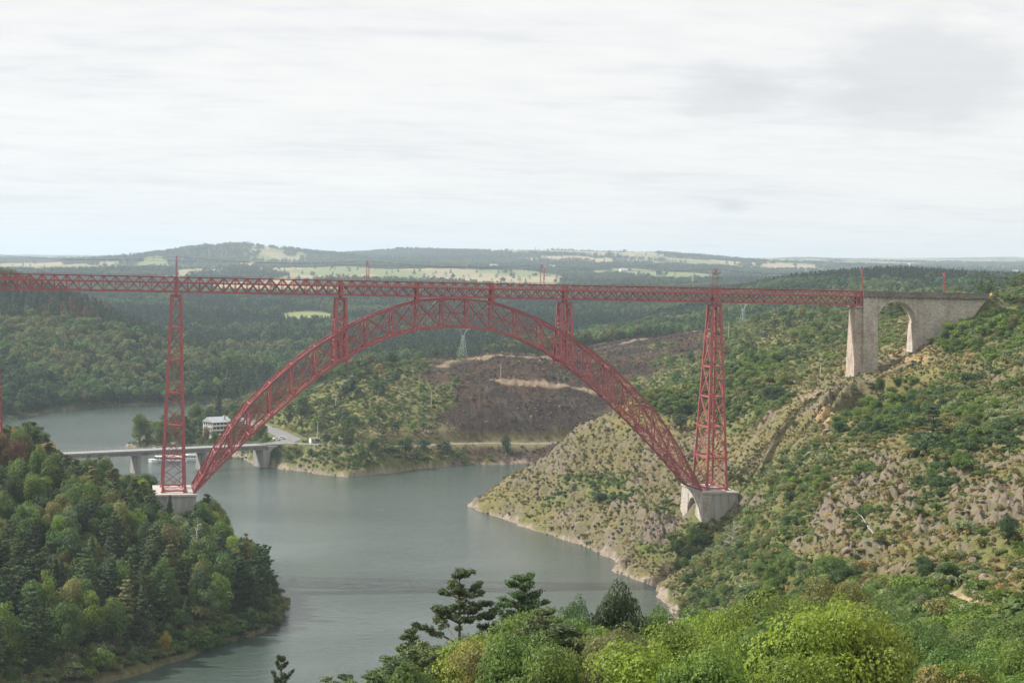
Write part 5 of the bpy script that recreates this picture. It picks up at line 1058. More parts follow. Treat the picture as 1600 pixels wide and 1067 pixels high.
# near right slope: single trees and big bushes read off the photograph
RT = [(1345, 640, 545, 5.5, 'mid_broad', 'fresh', 9, 'dense deep green thicket tree below the stone pier'), (1322, 650, 530, 5, 'mid_broad', 'mid', 8, 'leafy tree at the left of the thicket below the stone pier'), (1370, 630, 545, 5, 'mid_broad', 'mid', 8, 'leafy tree at the right of the thicket below the stone pier'), (1358, 662, 515, 4.5, 'mid_broad', 'fresh', 7, 'lower tree in the thicket below the stone pier'), (1310, 675, 505, 4, 'mid_broad', 'fresh', 7, 'low spreading tree under the thicket at the ravine edge'),
      (1218, 620, 645, 7, 'mid_broad', 'deep', 10, 'large dark round tree left of the stone pier'), (1200, 612, 665, 5, 'mid_broad', 'deep', 7, 'dark tree behind the large round one left of the stone pier'), (1063, 655, 690, 7, 'mid_broad', 'blue', 7, 'dark tree left of the tall right iron pier'), (1075, 630, 705, 5, 'mid_broad', 'deep', 7, 'deep green tree above the dark one left of the tall right pier'), (1092, 618, 720, 5, 'mid_broad', 'mid', 8, 'green tree hidden behind the legs of the tall right pier'),
      (1455, 740, 405, 11, 'mid_pine', 'blue', 9, 'dark pointed conifer in the gully of the right slope'), (1440, 735, 415, 7, 'mid_broad', 'deep', 8, 'dark tree at the left foot of the pointed conifer in the gully'), (1475, 720, 420, 8, 'mid_broad', 'olive', 8, 'olive tree on the right of the pointed conifer in the gully'), (1450, 765, 385, 4, 'mid_broad', 'deep', 6, 'dark bushy tree at the bottom of the gully'), (1425, 700, 430, 6, 'mid_broad', 'pale', 6, 'pale green tree above the gully left of the conifer'),
      (1575, 852, 235, 4.0, 'mid_broad', 'blue', 3.6, 'dark bluish small tree on the rocky slope near the right edge'), (937, 780, 668, 4.2, 'mid_broad', 'deep', 8, 'dark round bush tree in the middle of the rocky spur under the arch'), (996, 695, 702, 3.6, 'mid_broad', 'deep', 5.5, 'dark round bush tree high on the rocky spur behind the arch'), (955, 797, 655, 3, 'mid_broad', 'mid', 5.5, 'green bush tree just below the dark round one on the rocky spur'),
      (1232, 830, 395, 3.5, 'mid_broad', 'deep', 5, 'dark bush tree in the ravine below the right pedestal'), (1235, 775, 440, 3, 'mid_broad', 'deep', 5, 'dark bush tree on the scrubby side of the ravine'), (1170, 855, 420, 4, 'mid_broad', 'deep', 6, 'dark leafy tree on the ravine bank right of the pedestal rock'), (1190, 880, 380, 4, 'mid_broad', 'mid', 6, 'leafy tree low on the ravine bank'), (1150, 880, 400, 3.5, 'mid_broad', 'deep', 6, 'dark leafy tree at the mouth of the ravine'),
      (1075, 870, 540, 4, 'mid_broad', 'mid', 6, 'green tree clinging to the cliff under the right pedestal'), (1240, 665, 585, 2.8, 'mid_broad', 'mid', 2.6, 'lone small green tree on the dry grass left of the deck shadow'), (1480, 905, 215, 3.2, 'mid_broad', 'deep', 3, 'small dark tree above the bare soil patch')]
for px_, py_, d_, H, kind, ti, W, note in RT: put(px_, py_, d_, H, kind, ti, W, 'slope', force=True, note=note)
put(1394, 838 - 8, 400, 11, 'dead', 'dry', 5, 'slope', force=True, note='x'); cand.pop()
put(1146, 835, 500, 9, 'dead', 'dry', 5, 'slope', force=True, note='bare pale dead tree standing right of the right pedestal')
for c_ in cand:
    if c_['kind'].startswith('near') : c_['W'] = min(c_['W'], 11)
print('candidates', len(cand))
# pick the trees that show most
W4, H4 = 533, 356; occ = np.zeros((H4, W4), bool)
P_ = np.array([[c_['x'], c_['y'], c_['z']] for c_ in cand]); qx, qy, qd = proj(P_); hid = hidden(P_[:, 0], P_[:, 1], P_[:, 2] + [c_['H'] for c_ in cand])
YY, XX = np.mgrid[0:H4, 0:W4]
for i in np.argsort(qd):
    c_ = cand[i]; sc = CF / qd[i] / 3.0; hh = c_['H'] * sc; ww = c_['W'] * sc / 2; cxp, cyp = qx[i] / 3, qy[i] / 3 - hh * .52
    x0, x1, y0, y1 = int(max(cxp - ww - 1, 0)), int(min(cxp + ww + 2, W4)), int(max(cyp - hh / 2 - 1, 0)), int(min(cyp + hh / 2 + 2, H4)); c_['px'], c_['py'], c_['d'] = qx[i], qy[i], qd[i]; c_['top'] = qy[i] - c_['H'] * CF / qd[i]
    if x1 <= x0 or y1 <= y0 or hid[i]: c_['vis'] = 0; continue
    m_ = ((XX[y0:y1, x0:x1] - cxp) / max(ww, .5)) ** 2 + ((YY[y0:y1, x0:x1] - cyp) / max(hh / 2, .5)) ** 2 < .85
    c_['vis'] = int((m_ & ~occ[y0:y1, x0:x1]).sum()); occ[y0:y1, x0:x1] |= m_
NTREE = 300
order = sorted(range(len(cand)), key=lambda i: -(cand[i]['vis'] + 1e6 * cand[i]['force'])); chosen = [i for i in order[:NTREE] if cand[i]['force'] or cand[i]['vis'] >= 3]
rest = [i for i in range(len(cand)) if i not in set(chosen)]
SRC = {}
KNAME = {'near_broad': ('broadleaf_tree', 'broadleaf tree'), 'near_pine': ('pine_tree', 'pine'), 'mid_broad': ('broadleaf_tree', 'broadleaf tree'), 'mid_pine': ('pine_tree', 'pine'), 'mid_spruce': ('spruce_tree', 'spruce'), 'far_broad': ('broadleaf_tree', 'leafy tree'), 'far_pine': ('pine_tree', 'pine'), 'far_spruce': ('spruce_tree', 'spruce'), 'dead': ('dead_tree', 'dead tree'), 'burnt': ('dead_tree', 'dead tree')}
def tvar(tint, rs, amt=.14):
    v = np.array(TINT[tint]) * (1 + rs.normal() * amt) * (1 + rs.normal(size=3) * .05); return tuple(float(max(.01, a)) for a in v)
def plant(c_, rs, name, parts=('trunk', 'crown')):
    tp = TPL[c_['kind']]; k = c_.get('var', rs.randint(len(tp['items']))) % len(tp['items']); t_, cr = tp['items'][k]
    o = empty(name, (c_['x'], c_['y'], c_['z'] - .15), rs.uniform(0, 6.28)); s = c_['H'] / tp['H']; sw = c_['W'] / tp['W']; o.scale = (sw, sw, s)
    a = bpy.data.objects.new(parts[0], t_); COL.objects.link(a); a.parent = o
    b_ = bpy.data.objects.new(parts[1], cr); COL.objects.link(b_); b_.parent = o; b_['tint'] = tvar(c_['tint'], rs)
    SRC.setdefault((c_['kind'], k), b_); return o
rs = RS(77); autos = {}
def region_phrase(c_):
    px, py, d, r = c_['px'], c_['py'], c_['d'], c_['region']
    if r == 'fg':
        if px < 760: return 'in the foreground near the tall open pine'
        if px < 930: return 'in the foreground by the dense dark pine'
        if px < 1080: return 'in the foreground before the rocky shore point'
        if px < 1250: return 'in the foreground below the ravine'
        if px < 1400: return 'in the foreground below the olive tree'
        if px < 1520: return 'in the foreground left of the bare soil'
        return 'in the lower right corner'
    if r == 'pen':
        if px < 90: w1 = 'by the left edge'
        elif px < 200: w1 = 'left of the left pedestal'
        elif px < 320: w1 = 'below the left pedestal'
        else: w1 = 'out towards the tip'
        t_ = c_['top']; w2 = 'top' if t_ < 790 else 'upper slope' if t_ < 850 else 'middle' if t_ < 910 else 'lower slope' if t_ < 965 else 'shore'
        return f"on the left wood's {w2} {w1}"
    if r == 'head':
        if px < 430: return 'among the hotel trees behind the bridge'
        if px < 560: return 'on the headland above the junction'
        if px < 720: return 'on the headland by the water' if d < 925 else 'on the green headland under the arch'
        if px < 1110: return 'by the burnt slope'
        return 'on the scrub slope behind the right pier'
    return 'on the right slope'
for i in chosen:
    c_ = cand[i]; nm, kw = KNAME[c_['kind']]; o = plant(c_, rs, nm, ('trunk', 'boughs') if c_['kind'] == 'dead' else ('trunk', 'crown')); o['category'] = 'tree'
    if c_['note']: o['label'] = c_['note']
    else: autos.setdefault((COLW[c_['tint']], kw, region_phrase(c_)), []).append((c_['px'], o))
ORD_ = ['leftmost', 'second', 'third', 'fourth', 'fifth', 'sixth', 'seventh', 'eighth', 'ninth', 'tenth', 'eleventh', 'twelfth']
ONES = ['', 'first', 'second', 'third', 'fourth', 'fifth', 'sixth', 'seventh', 'eighth', 'ninth', 'tenth', 'eleventh', 'twelfth', 'thirteenth', 'fourteenth', 'fifteenth', 'sixteenth', 'seventeenth', 'eighteenth', 'nineteenth']
def nth(k):
    k += 1
    return ONES[k] if k < 20 else {20: 'twentieth', 30: 'thirtieth', 40: 'fortieth'}.get(k, {2: 'twenty', 3: 'thirty', 4: 'forty', 5: 'fifty'}[k // 10] + '-' + ONES[k % 10])
def number_labels(dct, plural):
    for (cw, kw, rp_), lst in dct.items():
        lst.sort(key=lambda e: e[0]); n = len(lst)
        for k, (_, o) in enumerate(lst):
            if n == 1: o['label'] = f'{cw} {kw} {rp_}'
            else:
                pos = 'leftmost' if k == 0 else 'rightmost' if k == n - 1 else nth(k) + '-from-left' ; o['label'] = f'{pos} {cw} {kw} {rp_}'
            if n > 1: o['group'] = f'{cw} {plural.get(kw, kw + "s")} {rp_}'
number_labels(autos, {'spruce': 'spruces'})
print('trees', len(chosen), 'rest', len(rest), round(time.time() - T0, 1))
# ---------------------------------------------------------------- uncountable growth: one object each, instanced on points
def instancer(name, items, kind='stuff', label=None, use_tint=True):
    """items: list of (source object, pos(n,3), scale(n,3), rotz(n), tint(n,3)); source geometry is that of plants and stones standing in the scene"""
    P = np.concatenate([it[1] for it in items]); S = np.concatenate([it[2] for it in items]); R = np.concatenate([it[3] for it in items]); T = np.concatenate([it[4] for it in items]); I = np.concatenate([np.full(len(it[1]), k) for k, it in enumerate(items)])
    me = bpy.data.meshes.new(name); me.vertices.add(len(P)); me.vertices.foreach_set('co', P.astype(np.float32).ravel())
    a = me.attributes.new('scl', 'FLOAT_VECTOR', 'POINT'); a.data.foreach_set('vector', S.astype(np.float32).ravel())
    Rv = R if R.ndim == 2 else np.stack([R * 0, R * 0, R], 1); a = me.attributes.new('rot', 'FLOAT_VECTOR', 'POINT'); a.data.foreach_set('vector', Rv.astype(np.float32).ravel())
    a = me.attributes.new('tint', 'FLOAT_VECTOR', 'POINT'); a.data.foreach_set('vector', T.astype(np.float32).ravel())
    a = me.attributes.new('which', 'INT', 'POINT'); a.data.foreach_set('value', I.astype(np.int32))
    me.update(); o = link(name, me); o['kind'] = kind
    if label: o['label'] = label
    ng = bpy.data.node_groups.new(name, 'GeometryNodeTree'); ng.interface.new_socket('Geometry', in_out='INPUT', socket_type='NodeSocketGeometry'); ng.interface.new_socket('Geometry', in_out='OUTPUT', socket_type='NodeSocketGeometry')
    gi = ng.nodes.new('NodeGroupInput'); go = ng.nodes.new('NodeGroupOutput'); jn = ng.nodes.new('GeometryNodeJoinGeometry')
    def attr(nm, ty):
        n = ng.nodes.new('GeometryNodeInputNamedAttribute'); n.data_type = ty; n.inputs[0].default_value = nm; return n
    sc, ro, wh = attr('scl', 'FLOAT_VECTOR'), attr('rot', 'FLOAT_VECTOR'), attr('which', 'INT')
    e2r = ng.nodes.new('FunctionNodeEulerToRotation'); ng.links.new(ro.outputs[0], e2r.inputs[0])
    for k, it in enumerate(items):
        if not len(it[1]): continue
        cmp = ng.nodes.new('FunctionNodeCompare'); cmp.data_type = 'INT'; cmp.operation = 'EQUAL'; ng.links.new(wh.outputs[0], cmp.inputs['A']) if False else None
        ia = [s for s in cmp.inputs if s.type == 'INT']; ng.links.new(wh.outputs[0], ia[0]); ia[1].default_value = k
        oi = ng.nodes.new('GeometryNodeObjectInfo'); oi.transform_space = 'ORIGINAL'; oi.inputs['Object'].default_value = it[0]; oi.inputs['As Instance'].default_value = False
        ip = ng.nodes.new('GeometryNodeInstanceOnPoints'); ng.links.new(gi.outputs[0], ip.inputs['Points']); ng.links.new(cmp.outputs[0], ip.inputs['Selection']); ng.links.new(oi.outputs['Geometry'], ip.inputs['Instance'])
        ng.links.new(e2r.outputs[0], ip.inputs['Rotation']); ng.links.new(sc.outputs[0], ip.inputs['Scale']); ng.links.new(ip.outputs[0], jn.inputs[0])
    ng.links.new(jn.outputs[0], go.inputs[0]); md = o.modifiers.new('scatter', 'NODES'); md.node_group = ng; return o
def src(kind, k):
    """an existing plant of this kind, or plant one at the edge of the wood"""
    return SRC.get((kind, k))
class Bag:
    def __init__(s): s.d = {}
    def add(s, kind, k, x, y, z, sx, sz, rz, tint):
        s.d.setdefault((kind, k), []).append((x, y, z, sx, sz, rz, *tint))
    def addn(s, kind, sel, ks, x, y, z, sx, sz, rz, tint):
        A = np.column_stack([x, y, z, sx, sz, rz, tint])
        for k in np.unique(ks[sel]): s.d.setdefault((kind, int(k)), []).extend(A[sel & (ks == k)].tolist())
    def items(s):
        out = []
        for (kind, k), L in s.d.items():
            o = SRC.get((kind, k))
            if o is None:
                alt = [q for q in SRC if q[0] == kind]
                if not alt: print('no source', kind); continue
                o = SRC[alt[0]]
            A = np.array(L); out.append((o, A[:, :3], np.column_stack([A[:, 3], A[:, 3], A[:, 4]]), A[:, 5], A[:, 6:9]))
        return out
forest = Bag()
for i in rest:
    c_ = cand[i]; tp = TPL[c_['kind']]; forest.add(c_['kind'], rs.randint(len(tp['items'])), c_['x'], c_['y'], c_['z'] - .15, c_['W'] / tp['W'], c_['H'] / tp['H'], rs.uniform(0, 6.28), tvar(c_['tint'], rs))
# a few small far trees stand as things so that every far template has its source
FARK = [('far_broad', 5), ('far_pine', 4), ('far_spruce', 3)]
fs = [(1190, 560, 790), (1255, 548, 860), (1300, 535, 900), (1175, 585, 760), (1225, 525, 960), (1160, 545, 900), (1330, 528, 930), (1290, 508, 1040), (1210, 508, 1060), (1245, 575, 740), (1150, 520, 1080), (1320, 558, 800)]
ii = 0; autos2 = {}
for kind, n in FARK:
    for k in range(n):
        px_, py_, d_ = fs[ii]; ii += 1; P = unproj(px_, py_, d_); z_ = float(hgt(P[0], P[1])[0]); c_ = dict(x=P[0], y=P[1], z=z_, H=rs.uniform(4, 6.5), W=rs.uniform(3.5, 5), kind=kind, tint=rs.choice(['mid', 'deep', 'fresh']), var=k)
        o = plant(c_, rs, KNAME[kind][0]); o['category'] = 'tree'; SRC[(kind, k)] = [q for q in o.children if q.name.startswith('crown')][0]
        autos2.setdefault((COLW[c_['tint']], KNAME[kind][1], 'between the right iron pier and stone pier'), []).append((px_, o))
number_labels(autos2, {})
def farkind(x, y, rs, dlim=0):
    n = len(x); s = fbm(x, y, 140, 3, 301) + rs.normal(size=n) * .07; _px, _, _d = proj(np.stack([x, y, x * 0], 1)); s = s + .09 * ((_px > 520) | (_d > 1650)); t_ = fbm(x, y, 60, 2, 303) + rs.normal(size=n) * .08; u = rs.rand(n)
    con = s > .5; kind = np.where(con, np.where(u < .55, 1, 2), 0)
    nm = ['mid', 'deep', 'olive', 'pine', 'blue', 'fresh', 'rust']
    ti = np.where(con, np.where(t_ < .5, 4, 3), np.where(t_ < .42, 1, np.where(t_ < .56, 0, np.where(t_ < .6, 5, 2))))
    return kind, ti, np.array([TINT[q] for q in nm])
def fill_forest(cell, r0, r1, seed, hmin, hmax, mask, zoff=0.0, wf=.75):
    x, y, rs = spread(cell, r0, r1, seed); z = hgt(x, y); keep = mask(x, y, z) & ~hidden(x, y, z + hmax, .003); x, y, z = x[keep], y[keep], z[keep]; n = len(x)
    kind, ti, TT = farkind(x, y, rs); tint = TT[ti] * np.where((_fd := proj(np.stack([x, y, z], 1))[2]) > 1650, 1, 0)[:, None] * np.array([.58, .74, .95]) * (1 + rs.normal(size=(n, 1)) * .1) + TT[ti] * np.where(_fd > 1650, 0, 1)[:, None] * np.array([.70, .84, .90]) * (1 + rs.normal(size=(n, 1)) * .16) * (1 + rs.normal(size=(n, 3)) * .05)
    H = rs.uniform(hmin, hmax, n); px, py, d = proj(np.stack([x, y, z], 1))
    # rusty dying trees in drifts on the left hill
    ru = (fbm(x, y, 45, 3, 311) > .63) & (px < 230) & (py < 520) & (d < 1600) & (rs.rand(n) < .7); tint[ru] = np.array(TINT['rust']) * rs.uniform(.45, .8, (ru.sum(), 1))
    tint = np.clip(tint, .01, 1)
    for kk, (kd, hn, wn, cnt) in enumerate((('far_broad', 10, 8.5, 5), ('far_pine', 11, 6.0, 4), ('far_spruce', 13, 6.0, 3))):
        sel = kind == kk
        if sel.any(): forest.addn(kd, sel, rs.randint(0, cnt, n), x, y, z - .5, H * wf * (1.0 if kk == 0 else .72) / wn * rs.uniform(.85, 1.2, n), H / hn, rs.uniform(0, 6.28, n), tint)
    return n
def m_near(x, y, z):
    w_, px, py, d = cover(x, y, z); s_ = np.full(x.shape, 99.0); q = d < 1500; s_[q] = lake_sd(x[q], y[q]); f_ = np.zeros(x.shape)
    for e in FIELD: f_ = np.maximum(f_, ellip(px, py, *e))
    return (w_[0] > .5) & (s_ > 3) & ((f_ < .5) | (d < 1750)) & ~((px > 430) & (d < 1150))
print('forest', fill_forest(5.6, 1090, 1700, 21, 7, 12.5, m_near), fill_forest(7.5, 1700, 2800, 22, 8, 13, m_near))
def m_far(x, y, z): w_, c_ = farland(x, y); return (w_ > WOOD_T) | (RS(5).rand(len(x)) < .018)
print('plateau', fill_forest(15, 2800, 5200, 23, 8, 14, m_far, wf=1.0), fill_forest(24, 5200, 9300, 24, 9, 15, m_far, wf=1.3))
x, y, rs3 = spread(3.3, 190, 900, 41); z = hgt(x, y); w_, px, py, d = cover(x, y, z); s_ = lake_sd(x, y); rd, _ = seg_dist(x, y, ROAD)
k_ = (w_[1] > .45) & (px > 700) & (s_ > 3) & (rd > 7) & ~hidden(x, y, z + 3, .002) & (rs3.rand(len(x)) < .62) & ~((np.abs(y) < 16) & (x > 168) & (x < 190)) & ~((np.abs(y) < 9) & (x > 220) & (x < 278)); x, y, z = x[k_], y[k_], z[k_]; n = len(x); kn = rs3.choice(['mid', 'deep', 'fresh', 'olive', 'pale'], n, p=[.35, .25, .22, .12, .06]); kt = np.array([TINT[q] for q in kn]) * (1 + rs3.normal(size=(n, 1)) * .15); Hh = rs3.uniform(1.8, 4.2, n)
forest.addn('mid_broad', np.ones(n, bool), rs3.randint(0, 6, n), x, y, z - .9 * Hh * .28, Hh * .95 / 8.5, Hh * 1.25 / 12, rs3.uniform(0, 6.28, n), np.clip(kt, .01, 1)); print('thicket', n)
fo = instancer('forest', forest.items(), label='mixed forest of conifers and broadleaf trees covering the hills around the lake')
# ---------------------------------------------------------------- scrub, burnt stems, boulders
x, y, rs = spread(1.75, 150, 720, 31); x2, y2, _ = spread(2.4, 720, 1250, 32); x = np.concatenate([x, x2]); y = np.concatenate([y, y2]); z = hgt(x, y)
k_ = ~hidden(x, y, z + 2, .003); x, y, z = x[k_], y[k_], z[k_]; w_, px, py, d = cover(x, y, z); s_ = lake_sd(x, y); rd, _ = seg_dist(x, y, ROAD); sd2, _ = seg_dist(x, y, SIDE); td, _ = seg_dist(x, y, TRK)
ok = (s_ > np.where(px < 470, .4, 1.5)) & (rd > 6) & (sd2 > 9) & (td > 3) & ~((px < 470) & (d < 830) & (s_ > 15)) & ~((np.abs(y) < 13) & (x > 170) & (x < 186)) & ~((np.abs(y) < 7) & (x > 223) & (x < 276))
for pts, wd in PATHS: pd_, _ = seg_dist(x, y, [unproj(*q) for q in pts]); ok &= pd_ > wd + .8
ok &= ellip(px, py, 1505, 945, 14, 14) < .5
g2 = np.where(d > 730, .42, .72); dens = w_[0] * .5 + w_[1] * .95 + w_[2] * g2 + w_[3] * .34 + w_[4] * .27 + w_[5] * .12 + w_[6] * .22 + w_[7] * .03; dens = np.where((px < 470) & (d < 830), .85, dens); clump = sstep(.42, .58, fbm(x, y, 13, 4, 401, .6)) * 1.15
sel = ok & (rs.rand(len(x)) < dens * (.35 + 1.1 * clump)); x, y, z, d, px, py, w_ = x[sel], y[sel], z[sel], d[sel], px[sel], py[sel], w_[:, sel]; n = len(x)
sz = rs.uniform(.45, 1.15, n) * (.55 + .95 * w_[1] + .5 * w_[2] + .5 * ((px < 470) & (d < 830))) * (1 + .9 * (rs.rand(n) < .05)) * np.where(d > 720, 1.3, 1); t_ = fbm(x, y, 20, 3, 403) + rs.normal(size=n) * .035
names = ['deep', 'mid', 'fresh', 'olive', 'dry', 'pale']; TT = np.array([TINT[q] for q in names]); ti = np.where(t_ < .40, 0, np.where(t_ < .52, 1, np.where(t_ < .60, 3, np.where(t_ < .68, 5, 2))))
dryp = (w_[3] + w_[4] + w_[5]) > rs.rand(n) * 1.15; ti = np.where(dryp, np.where(rs.rand(n) < .55, 3, 4), ti); lush = (w_[1] > .5) & (rs.rand(n) < .5) & (py < 700); ti = np.where(lush, 2, ti); tint = np.clip(TT[ti] * (1 + rs.normal(size=(n, 1)) * .09), .01, 1); bt_ = (w_[6] > .5) & (rs.rand(n) < .8); tint[bt_] = np.array([.06, .042, .032]) * rs.uniform(.6, 1.6, (bt_.sum(), 1))
big = np.argsort(-(sz * 1.0 / d) * (px > 470))[:170]; isbig = np.zeros(n, bool)
# the 170 largest in the picture are things of their own
vis_big = [i for i in big]
isbig[vis_big] = True; autos3 = {}
def sl_phrase(px, py, d):
    if d > 860: return 'on the headland'
    v = 'high' if py < 640 else 'midway' if py < 800 else 'low'
    if px < 1000: return f'{v} on the spur under the arch'
    if px < 1150: return f'{v} beside the right pedestal'
    if px < 1300: return f'{v} on the ravine side'
    if px < 1420: return f'{v} below the stone pier'
    if px < 1520: return f'{v} right of the gully'
    return f'{v} on the slope\'s right edge'
cnt5 = rs.randint(0, 5, n); rz_ = rs.uniform(0, 6.28, n)
for q_, i in enumerate(vis_big):
    c_ = dict(x=x[i], y=y[i], z=z[i], H=1.7 * sz[i], W=2.6 * sz[i], kind='shrub', tint=names[ti[i]], var=int(q_ % 5)); o = plant(c_, rs, 'shrub', ('stem', 'foliage')); o['category'] = 'shrub'; o['_z'] = 0; del o['_z']
    autos3.setdefault((COLW[names[ti[i]]], 'shrub', sl_phrase(px[i], py[i], d[i])), []).append((px[i], o))
number_labels(autos3, {})
scrub = Bag(); grass = Bag(); scrub.addn('shrub', ~isbig, cnt5, x, y, z - .08, sz, sz * rs.uniform(.75, 1.25, n), rz_, tint)
tx, ty, rs2 = spread(1.05, 150, 620, 36); tx2, ty2, _ = spread(1.7, 620, 1150, 37); tx = np.concatenate([tx, tx2]); ty = np.concatenate([ty, ty2]); tz = hgt(tx, ty); k_ = ~hidden(tx, ty, tz + 1, .001); tx, ty, tz = tx[k_], ty[k_], tz[k_]; tw, tpx, tpy, td_ = cover(tx, ty, tz); s2 = lake_sd(tx, ty); r2, _ = seg_dist(tx, ty, ROAD); r3, _ = seg_dist(tx, ty, SIDE); r4, _ = seg_dist(tx, ty, TRK)
ok = (s2 > 2) & (r2 > 5) & (r3 > 9) & (r4 > 3) & ~((tpx < 470) & (td_ < 830)) & ~((np.abs(ty) < 13) & (tx > 170) & (tx < 186)) & (ellip(tpx, tpy, 1505, 945, 12, 12) < .5)
for pts, wd in PATHS: pd_, _ = seg_dist(tx, ty, [unproj(*q) for q in pts]); ok &= pd_ > wd
dn = tw[1] * .5 + tw[2] * .75 + tw[3] * .8 + tw[4] * .72 + tw[5] * .4 + tw[6] * .12 + tw[7] * .1; sel = ok & (rs2.rand(len(tx)) < dn * (.25 + 1.1 * sstep(.33, .6, fbm(tx, ty, 5, 3, 411, .6)))); tx, ty, tz, tw, td_ = tx[sel], ty[sel], tz[sel], tw[:, sel], td_[sel]; m = len(tx); q_ = fbm(tx, ty, 10, 3, 413) + rs2.normal(size=m) * .1
gn = np.array([TINT['dry'], TINT['olive'], TINT['brown'], TINT['mid'], TINT['pine']]); gi_ = np.where(q_ < .42, 1, np.where(q_ < .52, 0, np.where(q_ < .6, 2, np.where(q_ < .68, 3, 4)))); gi_ = np.where((tw[1] + tw[2] > .5) & (rs2.rand(m) < .5), np.where(rs2.rand(m) < .5, 3, 1), gi_); gt = np.clip(gn[gi_] * (1 + rs2.normal(size=(m, 1)) * .2), .01, 1); gs = rs2.uniform(.5, 1.3, m) * np.where(td_ > 620, 1.4, 1)
# three of the tufts stand as things so the sheet of growth has its source
for k in range(4):
    j = int(np.argmin(td_ * 0 + np.abs(tx - tx[k * 7]) + np.abs(ty - ty[k * 7]))); c_ = dict(x=tx[j], y=ty[j], z=tz[j], H=.7 * 1.3, W=1.5 * 1.3, kind='tuft', tint='olive', var=k); o = plant(c_, rs2, 'heather_bush', ('stem', 'foliage')); tag(o, ('leftmost', 'second from left', 'third from left', 'rightmost')[k] + ' small olive heather bush low on the near slope', 'shrub', 'small heather bushes low on the near slope')
grass.addn('tuft', np.ones(m, bool), rs2.randint(0, 4, m), tx, ty, tz - .05, gs, gs * rs2.uniform(.6, 1.5, m), rs2.uniform(0, 6.28, m), gt); instancer('heath', grass.items(), label='heath and dry grass tufts covering the slopes'); print('tufts', m)
instancer('scrub', scrub.items(), label='low scrub and broom covering the rocky slopes'); print('scrub', n)
# burnt slope: charred stems
x, y, rs = spread(4.6, 880, 1320, 33); z = hgt(x, y); w_, px, py, d = cover(x, y, z); k_ = (w_[6] > .5) & ~hidden(x, y, z + 4, .002) & (rs.rand(len(x)) < .7); x, y, z, px, py, d = x[k_], y[k_], z[k_], px[k_], py[k_], d[k_]; n = len(x); hs = rs.uniform(.25, .8, n); hs[rs.rand(n) < .12] *= 1.7
bb_ = np.argsort(-hs)[:14]; isb = np.zeros(n, bool); autos4 = {}
for q_, i in enumerate(bb_):
    isb[i] = True; c_ = dict(x=x[i], y=y[i], z=z[i], H=6 * hs[i], W=4 * hs[i], kind='burnt', tint='brown', var=q_ % 3); o = plant(c_, rs, 'burnt_tree', ('trunk', 'boughs')); o['category'] = 'burnt tree'
    autos4.setdefault(('charred black', 'tree', 'standing on the burnt hill ' + ('behind the right half of the arch' if px[i] > 900 else 'under the middle of the arch')), []).append((px[i], o))
number_labels(autos4, {})
bs = Bag(); bs.addn('burnt', ~isb, rs.randint(0, 3, n), x, y, z - .2, hs, hs, rs.uniform(0, 6.28, n), np.full((n, 3), .05)); instancer('burnt_brush', bs.items(), label='charred brush left standing on the burnt hill'); print('burnt', n)
# boulders
M['rock'] = mat('rock', (.19, .155, .122), .9, .3, 1.4, .5, color2=(.10, .082, .068)); x, y, rs = spread(1.35, 160, 720, 34); x2, y2, _ = spread(2.6, 720, 1200, 35); x = np.concatenate([x, x2]); y = np.concatenate([y, y2]); z = hgt(x, y)
k_ = ~hidden(x, y, z + 1, .002); x, y, z = x[k_], y[k_], z[k_]; w_, px, py, d = cover(x, y, z); s_ = lake_sd(x, y); rd, _ = seg_dist(x, y, ROAD); ok = (rd > 5) & (s_ > -1.5) & ~((np.abs(y) < 13) & (x > 170) & (x < 186)); shore = np.exp(-np.clip(s_, 0, 60) / 4.0)
dens = w_[5] * .55 + w_[4] * .34 + w_[3] * .10 + w_[2] * .06 + w_[6] * .2 + shore * .42 * (px > 330); dens *= .3 + 1.3 * sstep(.42, .62, fbm(x, y, 9, 3, 501, .6)); sel = ok & (rs.rand(len(x)) < dens) & ~((px < 330) & (d < 800)); x, y, z, d, px, py, s_ = x[sel], y[sel], z[sel], d[sel], px[sel], py[sel], s_[sel]; n = len(x)
sz = rs.uniform(.18, .62, n) * np.where(rs.rand(n) < .07, 2.2, 1); bl = [stone_mesh(600 + k) for k in range(4)]
for b_ in bl: b_.materials.append(M['rock'])
score = sz / d; bb_ = np.argsort(-score)[:60]; isb = np.zeros(n, bool); autos5 = {}; srcs = {}
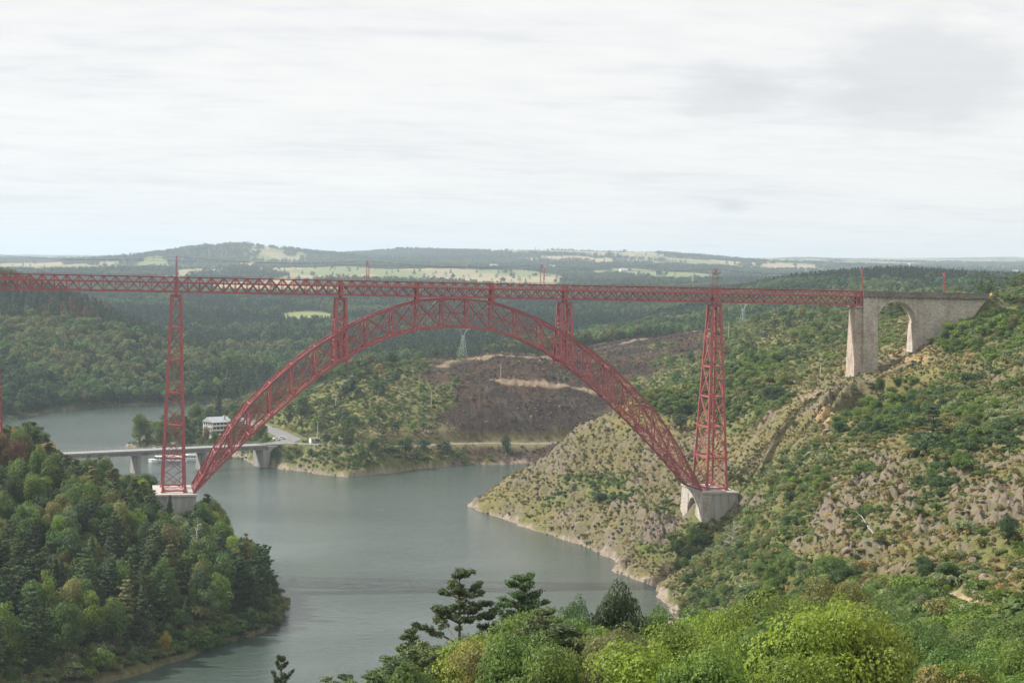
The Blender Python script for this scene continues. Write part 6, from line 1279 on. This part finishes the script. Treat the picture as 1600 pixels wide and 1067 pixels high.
for q_, i in enumerate(bb_):
    isb[i] = True; o = link('boulder', bl[q_ % 4]); o.location = (x[i], y[i], z[i]); o.scale = (sz[i],) * 3; o.rotation_euler = (rs.uniform(0, 6), rs.uniform(0, 6), rs.uniform(0, 6)); o['category'] = 'boulder'; srcs.setdefault(q_ % 4, o)
    autos5.setdefault(('pale brown', 'boulder', ('by the water ' if s_[i] < 6 else '') + sl_phrase(px[i], py[i], d[i])), []).append((px[i], o))
number_labels(autos5, {})
ks = rs.randint(0, 4, n); its = []
for k in range(4):
    m_ = (ks == k) & ~isb; S = sz[m_][:, None] * rs.uniform(.7, 1.3, (m_.sum(), 3)); its.append((srcs[k], np.stack([x[m_], y[m_], z[m_]], 1), S, rs.uniform(0, 6.28, (m_.sum(), 3)), np.full((m_.sum(), 3), .3)))
instancer('rubble', its, label='broken rock and rubble on the slopes and along the shore'); print('rubble', n)
# fallen pale trunk on the right slope
P0, P1 = unproj(1345, 797, 318), unproj(1372, 842, 288); P0[2] = float(hgt(P0[0], P0[1])[0]) + .9; P1[2] = float(hgt(P1[0], P1[1])[0]) + .9; Pm = (P0 + P1) / 2; Pm[2] = float(hgt(Pm[0], Pm[1])[0]) + 1.0
a = MB(); a.tube([tuple(P0), tuple(Pm), tuple(P1)], [.09, .14, .17], 7); [limb(a, tuple(P1 + (P0 - P1) * f_), tuple(P1 + (P0 - P1) * (f_ + .07) + np.array([rs.normal() * .9, rs.normal() * .9, .6])), .05, .02, rs, 4, 2) for f_ in (.3, .45, .6, .7, .8, .9)]; o = a.build('fallen_trunk', M['deadwood']); tag(o, 'bleached fallen tree trunk lying down the rocky right slope', 'fallen tree')
# ---------------------------------------------------------------- the air between
hz = MB(); hz.box(-27000, CY - 200, -44, 27000, 27500, 330); hm = bpy.data.materials.new('haze'); hm.use_nodes = True; t = hm.node_tree; t.nodes.clear(); pv = N(t, 'ShaderNodeVolumePrincipled'); pv.inputs['Density'].default_value = 8.2e-5; pv.inputs['Color'].default_value = (.72, .85, 1.0, 1); pv.inputs['Anisotropy'].default_value = .25
mo = N(t, 'ShaderNodeOutputMaterial'); t.links.new(pv.outputs[0], mo.inputs['Volume']); hm.cycles.homogeneous_volume = True; tag(hz.build('haze', hm), kind='stuff')
print('done', round(time.time() - T0, 1))
